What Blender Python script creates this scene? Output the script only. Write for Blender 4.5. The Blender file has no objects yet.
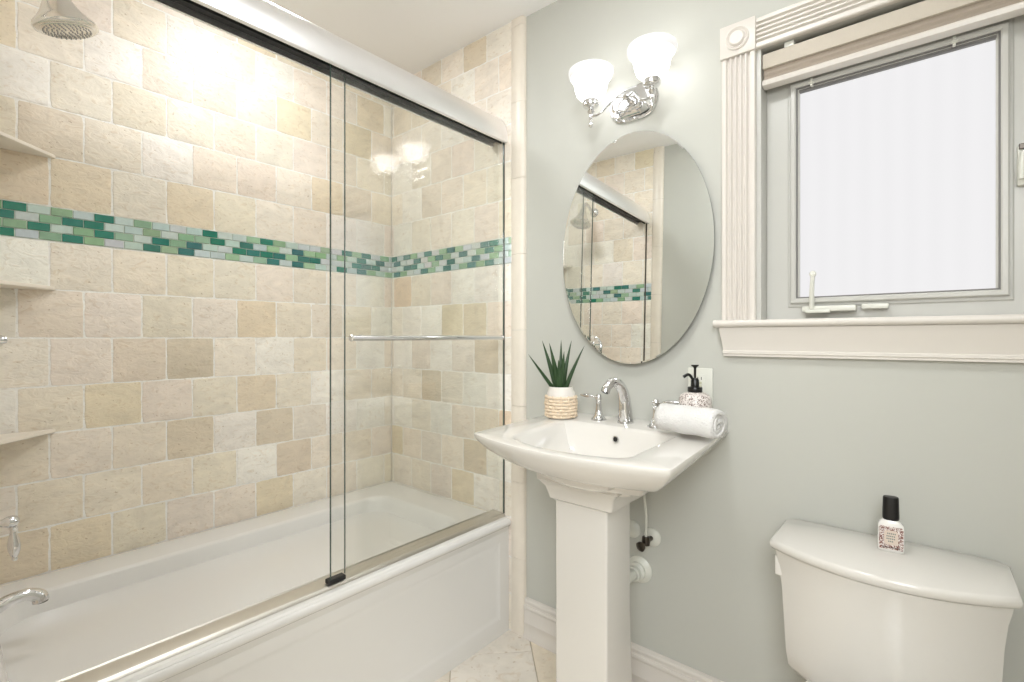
import bpy, bmesh, math, random
from mathutils import Vector, Matrix
random.seed(7)
PI = math.pi
SC = bpy.context.scene
COL = SC.collection

# ---------------------------------------------------------------- camera, exposure, world, lights
F_PX, CX, Y0 = 495.1, 512.0, 337.0
YAW = math.atan((929.75 - CX) / F_PX)
cam_d = bpy.data.cameras.new('camera')
cam = bpy.data.objects.new('camera', cam_d); COL.objects.link(cam)
cam_d.sensor_width = 36; cam_d.lens = 36 * F_PX / 1024
cam_d.shift_y = -(341 - Y0) / 1024
cam_d.clip_start = 0.02
cam.location = (0, -1.55, 1.192)
cam.rotation_euler = (PI / 2, 0, YAW)
SC.camera = cam
SC.view_settings.view_transform = 'Standard'
SC.view_settings.look = 'None'
SC.view_settings.exposure = 0.38
SC.view_settings.gamma = 1.0
SC.view_settings.use_curve_mapping = False

world = bpy.data.worlds.new('world'); SC.world = world
world.use_nodes = True
world.node_tree.nodes['Background'].inputs[0].default_value = (.9, .95, 1, 1)
world.node_tree.nodes['Background'].inputs[1].default_value = 1.0

def area(name, loc, target, sx, sy, power, col=(1, 1, 1)):
    d = bpy.data.lights.new(name, 'AREA'); d.shape = 'RECTANGLE'; d.size = sx; d.size_y = sy
    d.energy = power; d.color = col
    o = bpy.data.objects.new(name, d); COL.objects.link(o); o.location = loc
    o.rotation_euler = (Vector(target) - Vector(loc)).to_track_quat('-Z', 'Y').to_euler()
    return o
CEIL = 2.472
# added hallway fill behind the camera, added ceiling fill, recessed light over the tub
area('hall_fill', (0.45, -2.45, 2.15), (-1.5, -.7, .9), 1.1, 1.1, 43, (.93, .967, 1))
FILL_STRENGTH = 24.0     # emissive dome added overhead as unseen bathroom fill
area('tub_light', (-1.68, -0.77, CEIL - .012), (-1.68, -0.77, 0), .18, .18, 3.6, (.97, .985, 1))
SHADE_STRENGTH = 3.1

# ---------------------------------------------------------------- materials
def srgb(r, g, b):
    def f(c):
        c /= 255.0
        return c / 12.92 if c <= .04045 else ((c + .055) / 1.055) ** 2.4
    return (f(r), f(g), f(b), 1)

def mat(name, col, rough=.5, metal=0., coat=0., spec=.5, emit=None, estr=0., bump=None, noise=None):
    m = bpy.data.materials.new(name); m.use_nodes = True
    nt = m.node_tree; b = nt.nodes['Principled BSDF']
    b.inputs['Base Color'].default_value = col
    b.inputs['Roughness'].default_value = rough
    b.inputs['Metallic'].default_value = metal
    b.inputs['Coat Weight'].default_value = coat
    b.inputs['Coat Roughness'].default_value = .08
    b.inputs['Specular IOR Level'].default_value = spec
    if emit:
        b.inputs['Emission Color'].default_value = emit
        b.inputs['Emission Strength'].default_value = estr
    tc = nt.nodes.new('ShaderNodeTexCoord')
    if noise:                       # (scale, amount): faint mottling of the base colour
        n = nt.nodes.new('ShaderNodeTexNoise'); n.inputs['Scale'].default_value = noise[0]; n.inputs['Detail'].default_value = 4
        mx = nt.nodes.new('ShaderNodeMix'); mx.data_type = 'RGBA'
        mx.inputs['A'].default_value = [c * (1 - noise[1]) for c in col[:3]] + [1]
        mx.inputs['B'].default_value = [min(1, c * (1 + noise[1])) for c in col[:3]] + [1]
        nt.links.new(tc.outputs['Object'], n.inputs['Vector'])
        nt.links.new(n.outputs['Fac'], mx.inputs['Factor'])
        nt.links.new(mx.outputs['Result'], b.inputs['Base Color'])
    if bump:
        n = nt.nodes.new('ShaderNodeTexNoise'); n.inputs['Scale'].default_value = bump[0]; n.inputs['Detail'].default_value = 5
        bp = nt.nodes.new('ShaderNodeBump'); bp.inputs['Strength'].default_value = bump[1]; bp.inputs['Distance'].default_value = bump[2]
        nt.links.new(tc.outputs['Object'], n.inputs['Vector'])
        nt.links.new(n.outputs['Fac'], bp.inputs['Height'])
        nt.links.new(bp.outputs['Normal'], b.inputs['Normal'])
    return m

M = {}
M['paint'] = mat('sage_paint', srgb(195, 195, 187), .55, noise=(1.5, .015), bump=(220, .08, .001))
M['ceiling'] = mat('ceiling_paint', srgb(249, 248, 247), .7, noise=(2, .01))
M['hall'] = mat('hall_paint', srgb(232, 228, 220), .7, noise=(2, .01))
M['trim'] = mat('white_trim_paint', srgb(222, 216, 208), .35, noise=(6, .01))
M['porcelain'] = mat('white_porcelain', srgb(223, 219, 212), .08, coat=.3, noise=(3, .008))
M['acrylic'] = mat('white_acrylic', srgb(231, 229, 225), .14, coat=.2, noise=(3, .008))
M['chrome'] = mat('polished_chrome', srgb(225, 225, 226), .06, 1, noise=(8, .02))
M['satin'] = mat('satin_silver', srgb(248, 248, 250), .34, 1, noise=(8, .02))
M['track'] = mat('brushed_track_metal', srgb(212, 208, 200), .38, 1, noise=(12, .03))
M['nickel'] = mat('brushed_nickel', srgb(228, 226, 222), .2, 1, noise=(8, .02))
M['nozzle'] = mat('grey_nozzle_rubber', srgb(165, 162, 158), .5, noise=(30, .05))
M['dark'] = mat('black_rubber', srgb(30, 30, 30), .5, noise=(20, .1))
M['black'] = mat('black_plastic', srgb(14, 13, 13), .3, noise=(20, .1))
M['vinyl'] = mat('window_vinyl', srgb(200, 199, 193), .35, noise=(5, .01))
M['gasket'] = mat('grey_gasket', srgb(120, 118, 116), .5, noise=(20, .05))
M['plate'] = mat('white_plastic', srgb(222, 222, 212), .3, noise=(20, .01))
M['soil'] = mat('dark_soil', srgb(50, 38, 28), .95, bump=(90, .8, .01), noise=(60, .4))
M['leaf'] = mat('dark_succulent_leaf', srgb(42, 68, 36), .35, noise=(60, .3))
M['pot'] = mat('pale_ceramic', srgb(226, 220, 212), .6, noise=(20, .02))
M['towel'] = mat('white_terry', srgb(243, 241, 238), .95, bump=(260, 1., .006), noise=(300, .03))
M['pewter'] = mat('dark_valve_metal', srgb(90, 84, 78), .3, 1, noise=(30, .1))
M['led'] = mat('outlet_buttons', srgb(200, 198, 170), .4, noise=(20, .02))
M['blind'] = mat('beige_shade_fabric', srgb(203, 194, 180), .8, bump=(300, .3, .001), noise=(120, .03))
M['blind_dark'] = mat('taupe_shade_fabric', srgb(164, 152, 138), .85, bump=(300, .3, .001), noise=(120, .03))
M['floor_grout'] = mat('floor_grout', srgb(190, 178, 160), .9, noise=(40, .05))
M['siding'] = mat('dark_void', srgb(60, 60, 60), .9, noise=(4, .02))

# glass for the sliding doors: see-through with Schlick reflection on each face
def glass_mat(name, tint):
    m = bpy.data.materials.new(name); m.use_nodes = True; nt = m.node_tree
    for n in list(nt.nodes): nt.nodes.remove(n)
    out = nt.nodes.new('ShaderNodeOutputMaterial'); mix = nt.nodes.new('ShaderNodeMixShader')
    tr = nt.nodes.new('ShaderNodeBsdfTransparent'); gl = nt.nodes.new('ShaderNodeBsdfGlossy')
    tr.inputs[0].default_value = tint; gl.inputs['Roughness'].default_value = 0.0; gl.inputs[0].default_value = (1, 1, 1, 1)
    lw = nt.nodes.new('ShaderNodeLayerWeight'); lw.inputs['Blend'].default_value = .5
    pw = nt.nodes.new('ShaderNodeMath'); pw.operation = 'POWER'; pw.inputs[1].default_value = 5
    ml = nt.nodes.new('ShaderNodeMath'); ml.operation = 'MULTIPLY_ADD'; ml.inputs[1].default_value = .962; ml.inputs[2].default_value = .038
    nt.links.new(lw.outputs['Facing'], pw.inputs[0]); nt.links.new(pw.outputs[0], ml.inputs[0]); nt.links.new(ml.outputs[0], mix.inputs[0])
    nt.links.new(tr.outputs[0], mix.inputs[1]); nt.links.new(gl.outputs[0], mix.inputs[2]); nt.links.new(mix.outputs[0], out.inputs[0])
    return m
M['glass'] = glass_mat('clear_door_glass', (.985, .988, .98, 1))
M['glass_edge'] = mat('green_glass_edge', srgb(70, 84, 78), .15, coat=.5, noise=(10, .05))

# mirror
M['mirror'] = mat('silvered_mirror', (.93, .95, .94, 1), .0, 1)
M['mirror_back'] = mat('mirror_backing', srgb(70, 74, 70), .4, noise=(10, .05))

# frosted daylight pane
def pane_mat():
    m = bpy.data.materials.new('frosted_window_pane'); m.use_nodes = True; nt = m.node_tree
    for n in list(nt.nodes): nt.nodes.remove(n)
    out = nt.nodes.new('ShaderNodeOutputMaterial'); em = nt.nodes.new('ShaderNodeEmission')
    tc = nt.nodes.new('ShaderNodeTexCoord'); w = nt.nodes.new('ShaderNodeTexWave'); w.bands_direction = 'X'
    w.inputs['Scale'].default_value = 6.5; w.inputs['Distortion'].default_value = .6
    mp = nt.nodes.new('ShaderNodeMapRange'); mp.inputs['To Min'].default_value = .885; mp.inputs['To Max'].default_value = .90
    cb = nt.nodes.new('ShaderNodeCombineColor')
    mu = nt.nodes.new('ShaderNodeMath'); mu.operation = 'MULTIPLY'; mu.inputs[1].default_value = .99
    nt.links.new(tc.outputs['Object'], w.inputs['Vector']); nt.links.new(w.outputs['Fac'], mp.inputs['Value'])
    nt.links.new(mp.outputs[0], cb.inputs[0]); nt.links.new(mp.outputs[0], mu.inputs[0]); nt.links.new(mu.outputs[0], cb.inputs[1]); nt.links.new(mp.outputs[0], cb.inputs[2])
    nt.links.new(cb.outputs[0], em.inputs[0]); em.inputs[1].default_value = .76
    nt.links.new(em.outputs[0], out.inputs[0])
    return m
M['pane'] = pane_mat()

# opal lamp glass: lit from the bulb inside, brightest in the bowl, a little dimmer towards the flared rim
def opal_mat():
    m = bpy.data.materials.new('lit_opal_glass'); m.use_nodes = True; nt = m.node_tree
    b = nt.nodes['Principled BSDF']; b.inputs['Base Color'].default_value = srgb(190, 189, 187); b.inputs['Roughness'].default_value = .15
    tc = nt.nodes.new('ShaderNodeTexCoord'); sp = nt.nodes.new('ShaderNodeSeparateXYZ')
    mp = nt.nodes.new('ShaderNodeMapRange'); mp.inputs['From Min'].default_value = .064; mp.inputs['From Max'].default_value = .074
    mp.inputs['To Min'].default_value = SHADE_STRENGTH; mp.inputs['To Max'].default_value = .42
    nt.links.new(tc.outputs['Object'], sp.inputs[0]); nt.links.new(sp.outputs['Z'], mp.inputs['Value'])
    b.inputs['Emission Color'].default_value = (1, .99, .98, 1)
    nt.links.new(mp.outputs[0], b.inputs['Emission Strength'])
    return m
M['opal'] = opal_mat()
M['fill_lens'] = mat('fill_diffuser', srgb(250, 248, 244), .3, emit=(.97, .985, 1, 1), estr=FILL_STRENGTH)

# tumbled travertine: colour of each tile from the mesh, clouding, pits and veins from noise
def stone(name, rough=.42, bump=.5, scale=1.):
    m = bpy.data.materials.new(name); m.use_nodes = True; nt = m.node_tree; L = nt.links
    b = nt.nodes['Principled BSDF']; b.inputs['Roughness'].default_value = rough
    at = nt.nodes.new('ShaderNodeAttribute'); at.attribute_name = 'tint'
    of = nt.nodes.new('ShaderNodeAttribute'); of.attribute_name = 'shift'
    tc = nt.nodes.new('ShaderNodeTexCoord')
    ad = nt.nodes.new('ShaderNodeVectorMath'); ad.operation = 'ADD'
    sc = nt.nodes.new('ShaderNodeVectorMath'); sc.operation = 'MULTIPLY_ADD'
    sc.inputs[1].default_value = (37, 37, 37)
    L.new(of.outputs['Vector'], sc.inputs[0]); L.new(tc.outputs['Object'], sc.inputs[2])
    mpn = nt.nodes.new('ShaderNodeMapping'); mpn.inputs['Scale'].default_value = (1, 1, 1.8)
    L.new(sc.outputs[0], mpn.inputs[0])
    n1 = nt.nodes.new('ShaderNodeTexNoise'); n1.inputs['Scale'].default_value = 9 * scale; n1.inputs['Detail'].default_value = 8; n1.inputs['Roughness'].default_value = .62; n1.inputs['Distortion'].default_value = 1.2
    n2 = nt.nodes.new('ShaderNodeTexNoise'); n2.inputs['Scale'].default_value = 26 * scale; n2.inputs['Detail'].default_value = 6; n2.inputs['Distortion'].default_value = 2.0
    n3 = nt.nodes.new('ShaderNodeTexNoise'); n3.inputs['Scale'].default_value = 70 * scale; n3.inputs['Detail'].default_value = 3
    for n in (n1, n2, n3): L.new(mpn.outputs[0], n.inputs['Vector'])
    # cloud
    r1 = nt.nodes.new('ShaderNodeMapRange'); r1.inputs['From Min'].default_value = .3; r1.inputs['From Max'].default_value = .7
    r1.inputs['To Min'].default_value = .89; r1.inputs['To Max'].default_value = 1.07
    L.new(n1.outputs['Fac'], r1.inputs['Value'])
    mul = nt.nodes.new('ShaderNodeVectorMath'); mul.operation = 'SCALE'
    L.new(at.outputs['Color'], mul.inputs[0]); L.new(r1.outputs[0], mul.inputs['Scale'])
    # warm veins
    r2 = nt.nodes.new('ShaderNodeMapRange'); r2.inputs['From Min'].default_value = .56; r2.inputs['From Max'].default_value = .72
    r2.inputs['To Min'].default_value = 0; r2.inputs['To Max'].default_value = .3
    L.new(n2.outputs['Fac'], r2.inputs['Value'])
    mx = nt.nodes.new('ShaderNodeMix'); mx.data_type = 'RGBA'; mx.blend_type = 'MULTIPLY'
    mx.inputs['B'].default_value = srgb(205, 180, 140)
    L.new(r2.outputs[0], mx.inputs['Factor']); L.new(mul.outputs[0], mx.inputs['A'])
    # pits
    r3 = nt.nodes.new('ShaderNodeMapRange'); r3.inputs['From Min'].default_value = .66; r3.inputs['From Max'].default_value = .74
    r3.inputs['To Min'].default_value = 0; r3.inputs['To Max'].default_value = .45
    L.new(n3.outputs['Fac'], r3.inputs['Value'])
    mx2 = nt.nodes.new('ShaderNodeMix'); mx2.data_type = 'RGBA'; mx2.blend_type = 'MULTIPLY'
    mx2.inputs['B'].default_value = srgb(190, 165, 130)
    L.new(r3.outputs[0], mx2.inputs['Factor']); L.new(mx.outputs['Result'], mx2.inputs['A'])
    L.new(mx2.outputs['Result'], b.inputs['Base Color'])
    bp = nt.nodes.new('ShaderNodeBump'); bp.inputs['Strength'].default_value = bump; bp.inputs['Distance'].default_value = .004
    hm = nt.nodes.new('ShaderNodeMath'); hm.operation = 'SUBTRACT'
    L.new(n2.outputs['Fac'], hm.inputs[0]); L.new(r3.outputs[0], hm.inputs[1]); L.new(hm.outputs[0], bp.inputs['Height'])
    L.new(bp.outputs['Normal'], b.inputs['Normal'])
    return m
M['stone'] = stone('tumbled_travertine', .38, .65)
M['floor_stone'] = stone('honed_floor_travertine', .35, .15, .7)
M['marble'] = mat('cream_stone', srgb(233, 224, 210), .3, noise=(22, .06), bump=(30, .15, .002))

def tint_mat(name, rough, coat):
    m = bpy.data.materials.new(name); m.use_nodes = True; nt = m.node_tree
    b = nt.nodes['Principled BSDF']; b.inputs['Roughness'].default_value = rough; b.inputs['Coat Weight'].default_value = coat
    at = nt.nodes.new('ShaderNodeAttribute'); at.attribute_name = 'tint'
    n = nt.nodes.new('ShaderNodeTexNoise'); n.inputs['Scale'].default_value = 60
    tc = nt.nodes.new('ShaderNodeTexCoord'); nt.links.new(tc.outputs['Object'], n.inputs['Vector'])
    r = nt.nodes.new('ShaderNodeMapRange'); r.inputs['To Min'].default_value = .88; r.inputs['To Max'].default_value = 1.12
    s = nt.nodes.new('ShaderNodeVectorMath'); s.operation = 'SCALE'
    nt.links.new(n.outputs['Fac'], r.inputs['Value']); nt.links.new(r.outputs[0], s.inputs['Scale'])
    nt.links.new(at.outputs['Color'], s.inputs[0]); nt.links.new(s.outputs[0], b.inputs['Base Color'])
    return m
M['mosaic'] = tint_mat('glass_mosaic', .16, .5)

def speckle_mat(name, base, spot, scale, lo, hi, rough=.6):
    m = bpy.data.materials.new(name); m.use_nodes = True; nt = m.node_tree
    b = nt.nodes['Principled BSDF']; b.inputs['Roughness'].default_value = rough
    tc = nt.nodes.new('ShaderNodeTexCoord'); v = nt.nodes.new('ShaderNodeTexNoise'); v.inputs['Scale'].default_value = scale; v.inputs['Detail'].default_value = 1; v.inputs['Distortion'].default_value = 1.5
    r = nt.nodes.new('ShaderNodeMapRange'); r.inputs['From Min'].default_value = lo; r.inputs['From Max'].default_value = hi
    mx = nt.nodes.new('ShaderNodeMix'); mx.data_type = 'RGBA'; mx.inputs['A'].default_value = base; mx.inputs['B'].default_value = spot
    nt.links.new(tc.outputs['Object'], v.inputs['Vector']); nt.links.new(v.outputs['Fac'], r.inputs['Value'])
    nt.links.new(r.outputs[0], mx.inputs['Factor']); nt.links.new(mx.outputs['Result'], b.inputs['Base Color'])
    return m
M['speckle'] = speckle_mat('speckled_ceramic', srgb(232, 224, 218), srgb(120, 96, 88), 170, .54, .6, .35)
M['label'] = speckle_mat('ornate_label_border', srgb(236, 228, 222), srgb(128, 78, 66), 260, .46, .52, .4)
M['bottle'] = mat('white_bottle_glass', srgb(238, 235, 230), .12, coat=.4, noise=(20, .01))
M['label_face'] = mat('pale_label_centre', srgb(222, 206, 192), .4, noise=(40, .02))
M['label_ink'] = mat('grey_label_ink', srgb(130, 136, 128), .5, noise=(40, .02))
M['label_black'] = mat('dark_label_ink', srgb(50, 46, 46), .5, noise=(40, .02))
M['weave'] = mat('woven_rope', srgb(232, 212, 186), .85, bump=(260, .5, .002), noise=(110, .14))

# ---------------------------------------------------------------- mesh helpers
def obj(name, bm, m, parent=None, smooth=None, label=None):
    bmesh.ops.recalc_face_normals(bm, faces=bm.faces)
    me = bpy.data.meshes.new(name)
    if parent is not None and parent.type == 'EMPTY' or parent is not None:
        T = world_loc(parent)
        bmesh.ops.translate(bm, verts=bm.verts, vec=-T)
    bm.to_mesh(me); bm.free()
    me.materials.append(m)
    if smooth is not None:
        for p in me.polygons: p.use_smooth = True
        me.set_sharp_from_angle(angle=math.radians(smooth))
    o = bpy.data.objects.new(name, me); COL.objects.link(o)
    if parent is not None: o.parent = parent
    if label: o['label'] = label
    return o

def world_loc(o):
    v = Vector((0, 0, 0))
    while o is not None:
        v += o.location; o = o.parent
    return v

def thing(name, label, cat, loc, group=None):
    o = bpy.data.objects.new(name, None); COL.objects.link(o)
    o.location = loc; o['label'] = label; o['category'] = cat
    o.empty_display_size = .05
    if group: o['group'] = group
    return o

def tag(o, label, cat, group=None):
    o['label'] = label; o['category'] = cat
    if group: o['group'] = group
    return o

def struct(name, bm, m, parent=None, smooth=None, label=None):
    o = obj(name, bm, m, parent, smooth)
    if parent is None: o['kind'] = 'structure'
    if label: o['label'] = label
    return o

def new(): return bmesh.new()

def box(bm, x0, x1, y0, y1, z0, z1, bev=0., seg=2):
    vs = [bm.verts.new((x, y, z)) for x in (x0, x1) for y in (y0, y1) for z in (z0, z1)]
    idx = [(0, 1, 3, 2), (4, 6, 7, 5), (0, 4, 5, 1), (2, 3, 7, 6), (0, 2, 6, 4), (1, 5, 7, 3)]
    fs = [bm.faces.new([vs[i] for i in f]) for f in idx]
    bmesh.ops.recalc_face_normals(bm, faces=fs)
    if bev > 0:
        es = list({e for f in fs for e in f.edges})
        bmesh.ops.bevel(bm, geom=es, offset=bev, segments=seg, affect='EDGES', profile=.5)

def frame_from(d):
    d = d.normalized()
    a = Vector((0, 0, 1)) if abs(d.z) < .9 else Vector((1, 0, 0))
    u = d.cross(a).normalized(); v = d.cross(u).normalized()
    return u, v

def lathe(bm, prof, origin=(0, 0, 0), axis=(0, 0, 1), segs=32, sx=1., sy=1., cap=True):
    """prof: list of (radius, height along axis)"""
    o = Vector(origin); d = Vector(axis).normalized()
    if abs(d.z) > .999: u, v = Vector((1, 0, 0)), Vector((0, 1, 0))
    else: u, v = frame_from(d)
    rings = []
    for r, h in prof:
        if r < 1e-6: rings.append([bm.verts.new(o + d * h)])
        else: rings.append([bm.verts.new(o + d * h + u * (r * sx * math.cos(2 * PI * k / segs)) + v * (r * sy * math.sin(2 * PI * k / segs))) for k in range(segs)])
    bridge(bm, rings, cap)

def bridge(bm, rings, cap=True):
    for a, b in zip(rings, rings[1:]):
        if len(a) == 1 and len(b) == 1: continue
        if len(a) == 1:
            for k in range(len(b)): bm.faces.new((a[0], b[k], b[(k + 1) % len(b)]))
        elif len(b) == 1:
            for k in range(len(a)): bm.faces.new((a[k], a[(k + 1) % len(a)], b[0]))
        else:
            n = len(a)
            for k in range(n): bm.faces.new((a[k], a[(k + 1) % n], b[(k + 1) % n], b[k]))
    if cap:
        for r in (rings[0], rings[-1]):
            if len(r) > 2: bm.faces.new(r)

def loft(bm, rings, cap=True):
    bridge(bm, [[bm.verts.new(p) for p in r] for r in rings], cap)

def catmull(pts, n=8):
    P = [Vector(p) for p in pts]; out = []
    for i in range(len(P) - 1):
        p0 = P[max(i - 1, 0)]; p1 = P[i]; p2 = P[i + 1]; p3 = P[min(i + 2, len(P) - 1)]
        for k in range(n):
            t = k / n
            out.append(.5 * ((2 * p1) + (-p0 + p2) * t + (2 * p0 - 5 * p1 + 4 * p2 - p3) * t * t + (-p0 + 3 * p1 - 3 * p2 + p3) * t ** 3))
    out.append(P[-1]); return out

def tube(bm, pts, rad, segs=14, smooth=True, n=8, flat=1.0):
    """rad: number or list per input point"""
    if smooth:
        if not isinstance(rad, (int, float)):
            rr = [v.x for v in catmull([(r, 0, 0) for r in rad], n)]
        P = catmull(pts, n)
        if isinstance(rad, (int, float)): rr = [rad] * len(P)
    else:
        P = [Vector(p) for p in pts]; rr = [rad] * len(P) if isinstance(rad, (int, float)) else list(rad)
    rings = []; u = None
    for i, p in enumerate(P):
        d = (P[min(i + 1, len(P) - 1)] - P[max(i - 1, 0)]).normalized()
        if u is None: u, v = frame_from(d)
        else:
            u = (u - d * u.dot(d)).normalized(); v = d.cross(u).normalized()
        rings.append([bm.verts.new(p + u * (rr[i] * math.cos(2 * PI * k / segs)) + v * (rr[i] * flat * math.sin(2 * PI * k / segs))) for k in range(segs)])
    bridge(bm, rings)

def prism(bm, prof, axis, a, b):
    """prof: 2D polygon; axis 'x': prof is (y,z); 'y': (x,z); 'z': (x,y)"""
    def P(p, t):
        return {'x': (t, p[0], p[1]), 'y': (p[0], t, p[1]), 'z': (p[0], p[1], t)}[axis]
    loft(bm, [[P(p, a) for p in prof], [P(p, b) for p in prof]])

def rrect(x0, x1, y0, y1, r, z, n=6):
    pts = []
    for cx, cy, a0 in ((x1 - r, y1 - r, 0), (x0 + r, y1 - r, 90), (x0 + r, y0 + r, 180), (x1 - r, y0 + r, 270)):
        for k in range(n + 1):
            a = math.radians(a0 + 90 * k / n); pts.append((cx + r * math.cos(a), cy + r * math.sin(a), z))
    return pts

# ---------------------------------------------------------------- room shell
WL, WE, RX = -2.11, -1.295, .42       # left tiled wall (backing), edge of the tiled end wall, right wall
NY = -1.52                             # near end wall
HX0, HX1, HZ0, HZ1 = -.382, .212, 1.238, 2.03   # window opening

def wall_with_hole(bm, x0, x1, y0, y1, z0, z1, hx0, hx1, hz0, hz1):
    box(bm, x0, hx0, y0, y1, z0, z1); box(bm, hx1, x1, y0, y1, z0, z1)
    box(bm, hx0, hx1, y0, y1, z0, hz0); box(bm, hx0, hx1, y0, y1, hz1, z1)

bm = new(); wall_with_hole(bm, -2.3, RX + .1, 0, .16, 0, CEIL, HX0, HX1, HZ0, HZ1)
struct('wall_back', bm, M['paint'])
bm = new(); box(bm, RX, RX + .1, NY, 0, 0, CEIL); struct('wall_right', bm, M['paint'])
bm = new(); box(bm, -2.25, WL, NY - .1, 0, 0, CEIL); struct('wall_left', bm, M['marble'])
bm = new(); box(bm, -2.11, -.62, NY - .11, NY, 0, CEIL); box(bm, -.62, RX + .1, NY - .11, NY, 2.1, CEIL)
struct('wall_front', bm, M['paint'])
bm = new(); box(bm, -2.25, RX + .1, -3.6, .16, CEIL, CEIL + .08); struct('ceiling', bm, M['ceiling'])
# hallway shell behind the doorway
bm = new(); box(bm, -1.3, -1.2, -3.5, NY - .11, 0, CEIL); struct('wall_hall_left', bm, M['hall'])
bm = new(); box(bm, 1.1, 1.2, -3.5, NY, 0, CEIL); struct('wall_hall_right', bm, M['hall'])
bm = new(); box(bm, -1.3, 1.2, -3.6, -3.5, 0, CEIL); struct('wall_hall_back', bm, M['hall'])
bm = new(); box(bm, RX + .1, 1.2, NY - .11, NY, 0, CEIL); struct('wall_hall_front', bm, M['hall'])

# ---- tile colours (sRGB of the stone itself)
PAL = {'c': (243, 234, 220), 'd': (239, 228, 210), 't': (236, 222, 197), 'b': (225, 212, 191), 'p': (241, 229, 215), 'w': (247, 242, 233), 'o': (231, 211, 186), 'r': (242, 232, 218)}
def pick():
    k = random.choices('cdtprw', (34, 16, 3, 16, 16, 18))[0]
    return PAL[k]

ROWS = [.0, .15, .30, .459, .603, .747, .892, 1.038, 1.189, 1.340, 1.491]
ROWS2 = [1.598, 1.755, 1.908, 2.056, 2.205, 2.355, CEIL]

def tile_wall(name, to_world, u0, u1, pitch, phase, over, kind_label):
    """to_world(u, v, h): point at u along, v up, h out of the wall. Tumbled tiles in running bond, each its own colour."""
    bm = new()
    cl = bm.loops.layers.float_color.new('tint'); sl = bm.loops.layers.float_color.new('shift')
    def paint(f, col, sh):
        for l in f.loops: l[cl] = col; l[sl] = sh
    def grout(z0, z1):
        # wavy grout bed
        f = bm.faces.new([bm.verts.new(to_world(u, v, .0138)) for u, v in ((u0, z0), (u1, z0), (u1, z1), (u0, z1))])
        paint(f, srgb(250, 247, 241), (0, 0, 0, 1))
    grout(ROWS[0], ROWS[-1]); grout(ROWS2[0], ROWS2[-1])
    rows = list(zip(ROWS, ROWS[1:])) + list(zip(ROWS2, ROWS2[1:]))
    for ri, (z0, z1) in enumerate(rows):
        # row just under the mosaic uses phase[0], the next phase[1], ...
        par = (len(ROWS) - 2 - ri) % 2 if ri < len(ROWS) - 1 else (ri - len(ROWS) + 1) % 2
        ph = phase[par]
        k = math.floor((u0 - ph) / pitch)
        while True:
            a = ph + k * pitch; b = a + pitch; k += 1
            if a >= u1 - .004: break
            a = max(a, u0); b = min(b, u1)
            if b - a < .012: continue
            g = .0018
            A, B, Z0, Z1 = a + g, b - g, z0 + g, z1 - g
            kind = None; col = pick()
            for (ou, oz, oc) in over:
                if a <= ou < b and z0 <= oz < z1: col = PAL[oc]
            j = random.uniform(-5, 5)
            col = srgb(*[max(0, min(255, c + j + random.uniform(-1.5, 1.5))) for c in col])
            sh = (random.random(), random.random(), random.random(), 1)
            # irregular outline
            R = min(.008, (B - A) * .3); out = []
            def edge(p, q, n):
                for i in range(n):
                    t = i / n; out.append((p[0] + (q[0] - p[0]) * t + random.uniform(-.0011, .0011), p[1] + (q[1] - p[1]) * t + random.uniform(-.0011, .0011)))
            c4 = [random.uniform(.4, 1.) * R for _ in range(4)]
            nu = 7 if B - A > .06 else 3
            edge((A + c4[0], Z0), (B - c4[1], Z0), nu); edge((B - c4[1] * .3, Z0 + c4[1] * .3), (B, Z0 + c4[1]), 1)
            edge((B, Z0 + c4[1]), (B, Z1 - c4[2]), 7); edge((B - c4[2] * .3, Z1 - c4[2] * .3), (B - c4[2], Z1), 1)
            edge((B - c4[2], Z1), (A + c4[3], Z1), nu); edge((A + c4[3] * .3, Z1 - c4[3] * .3), (A, Z1 - c4[3]), 1)
            edge((A, Z1 - c4[3]), (A, Z0 + c4[0]), 7); edge((A + c4[0] * .3, Z0 + c4[0] * .3), (A + c4[0], Z0), 1)
            cu, cv = (A + B) / 2, (Z0 + Z1) / 2
            hu, hv = (B - A) / 2, (Z1 - Z0) / 2
            def ring(inset, h):
                return [bm.verts.new(to_world(cu + (p[0] - cu) * (1 - inset / hu), cv + (p[1] - cv) * (1 - inset / hv), h)) for p in out]
            tilt = random.uniform(-.0004, .0004)
            r = [ring(0, .011), ring(.0003, .0135 + tilt), ring(.0010, .0146 + tilt), ring(.0028, .0150 + tilt)]
            n = len(out)
            for q in range(3):
                for i in range(n):
                    paint(bm.faces.new((r[q][i], r[q][(i + 1) % n], r[q + 1][(i + 1) % n], r[q + 1][i])), col, sh)
            paint(bm.faces.new(r[3]), col, sh)
    o = obj(name, bm, M['stone'], None, 40)
    o['kind'] = 'structure'
    return o

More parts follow.
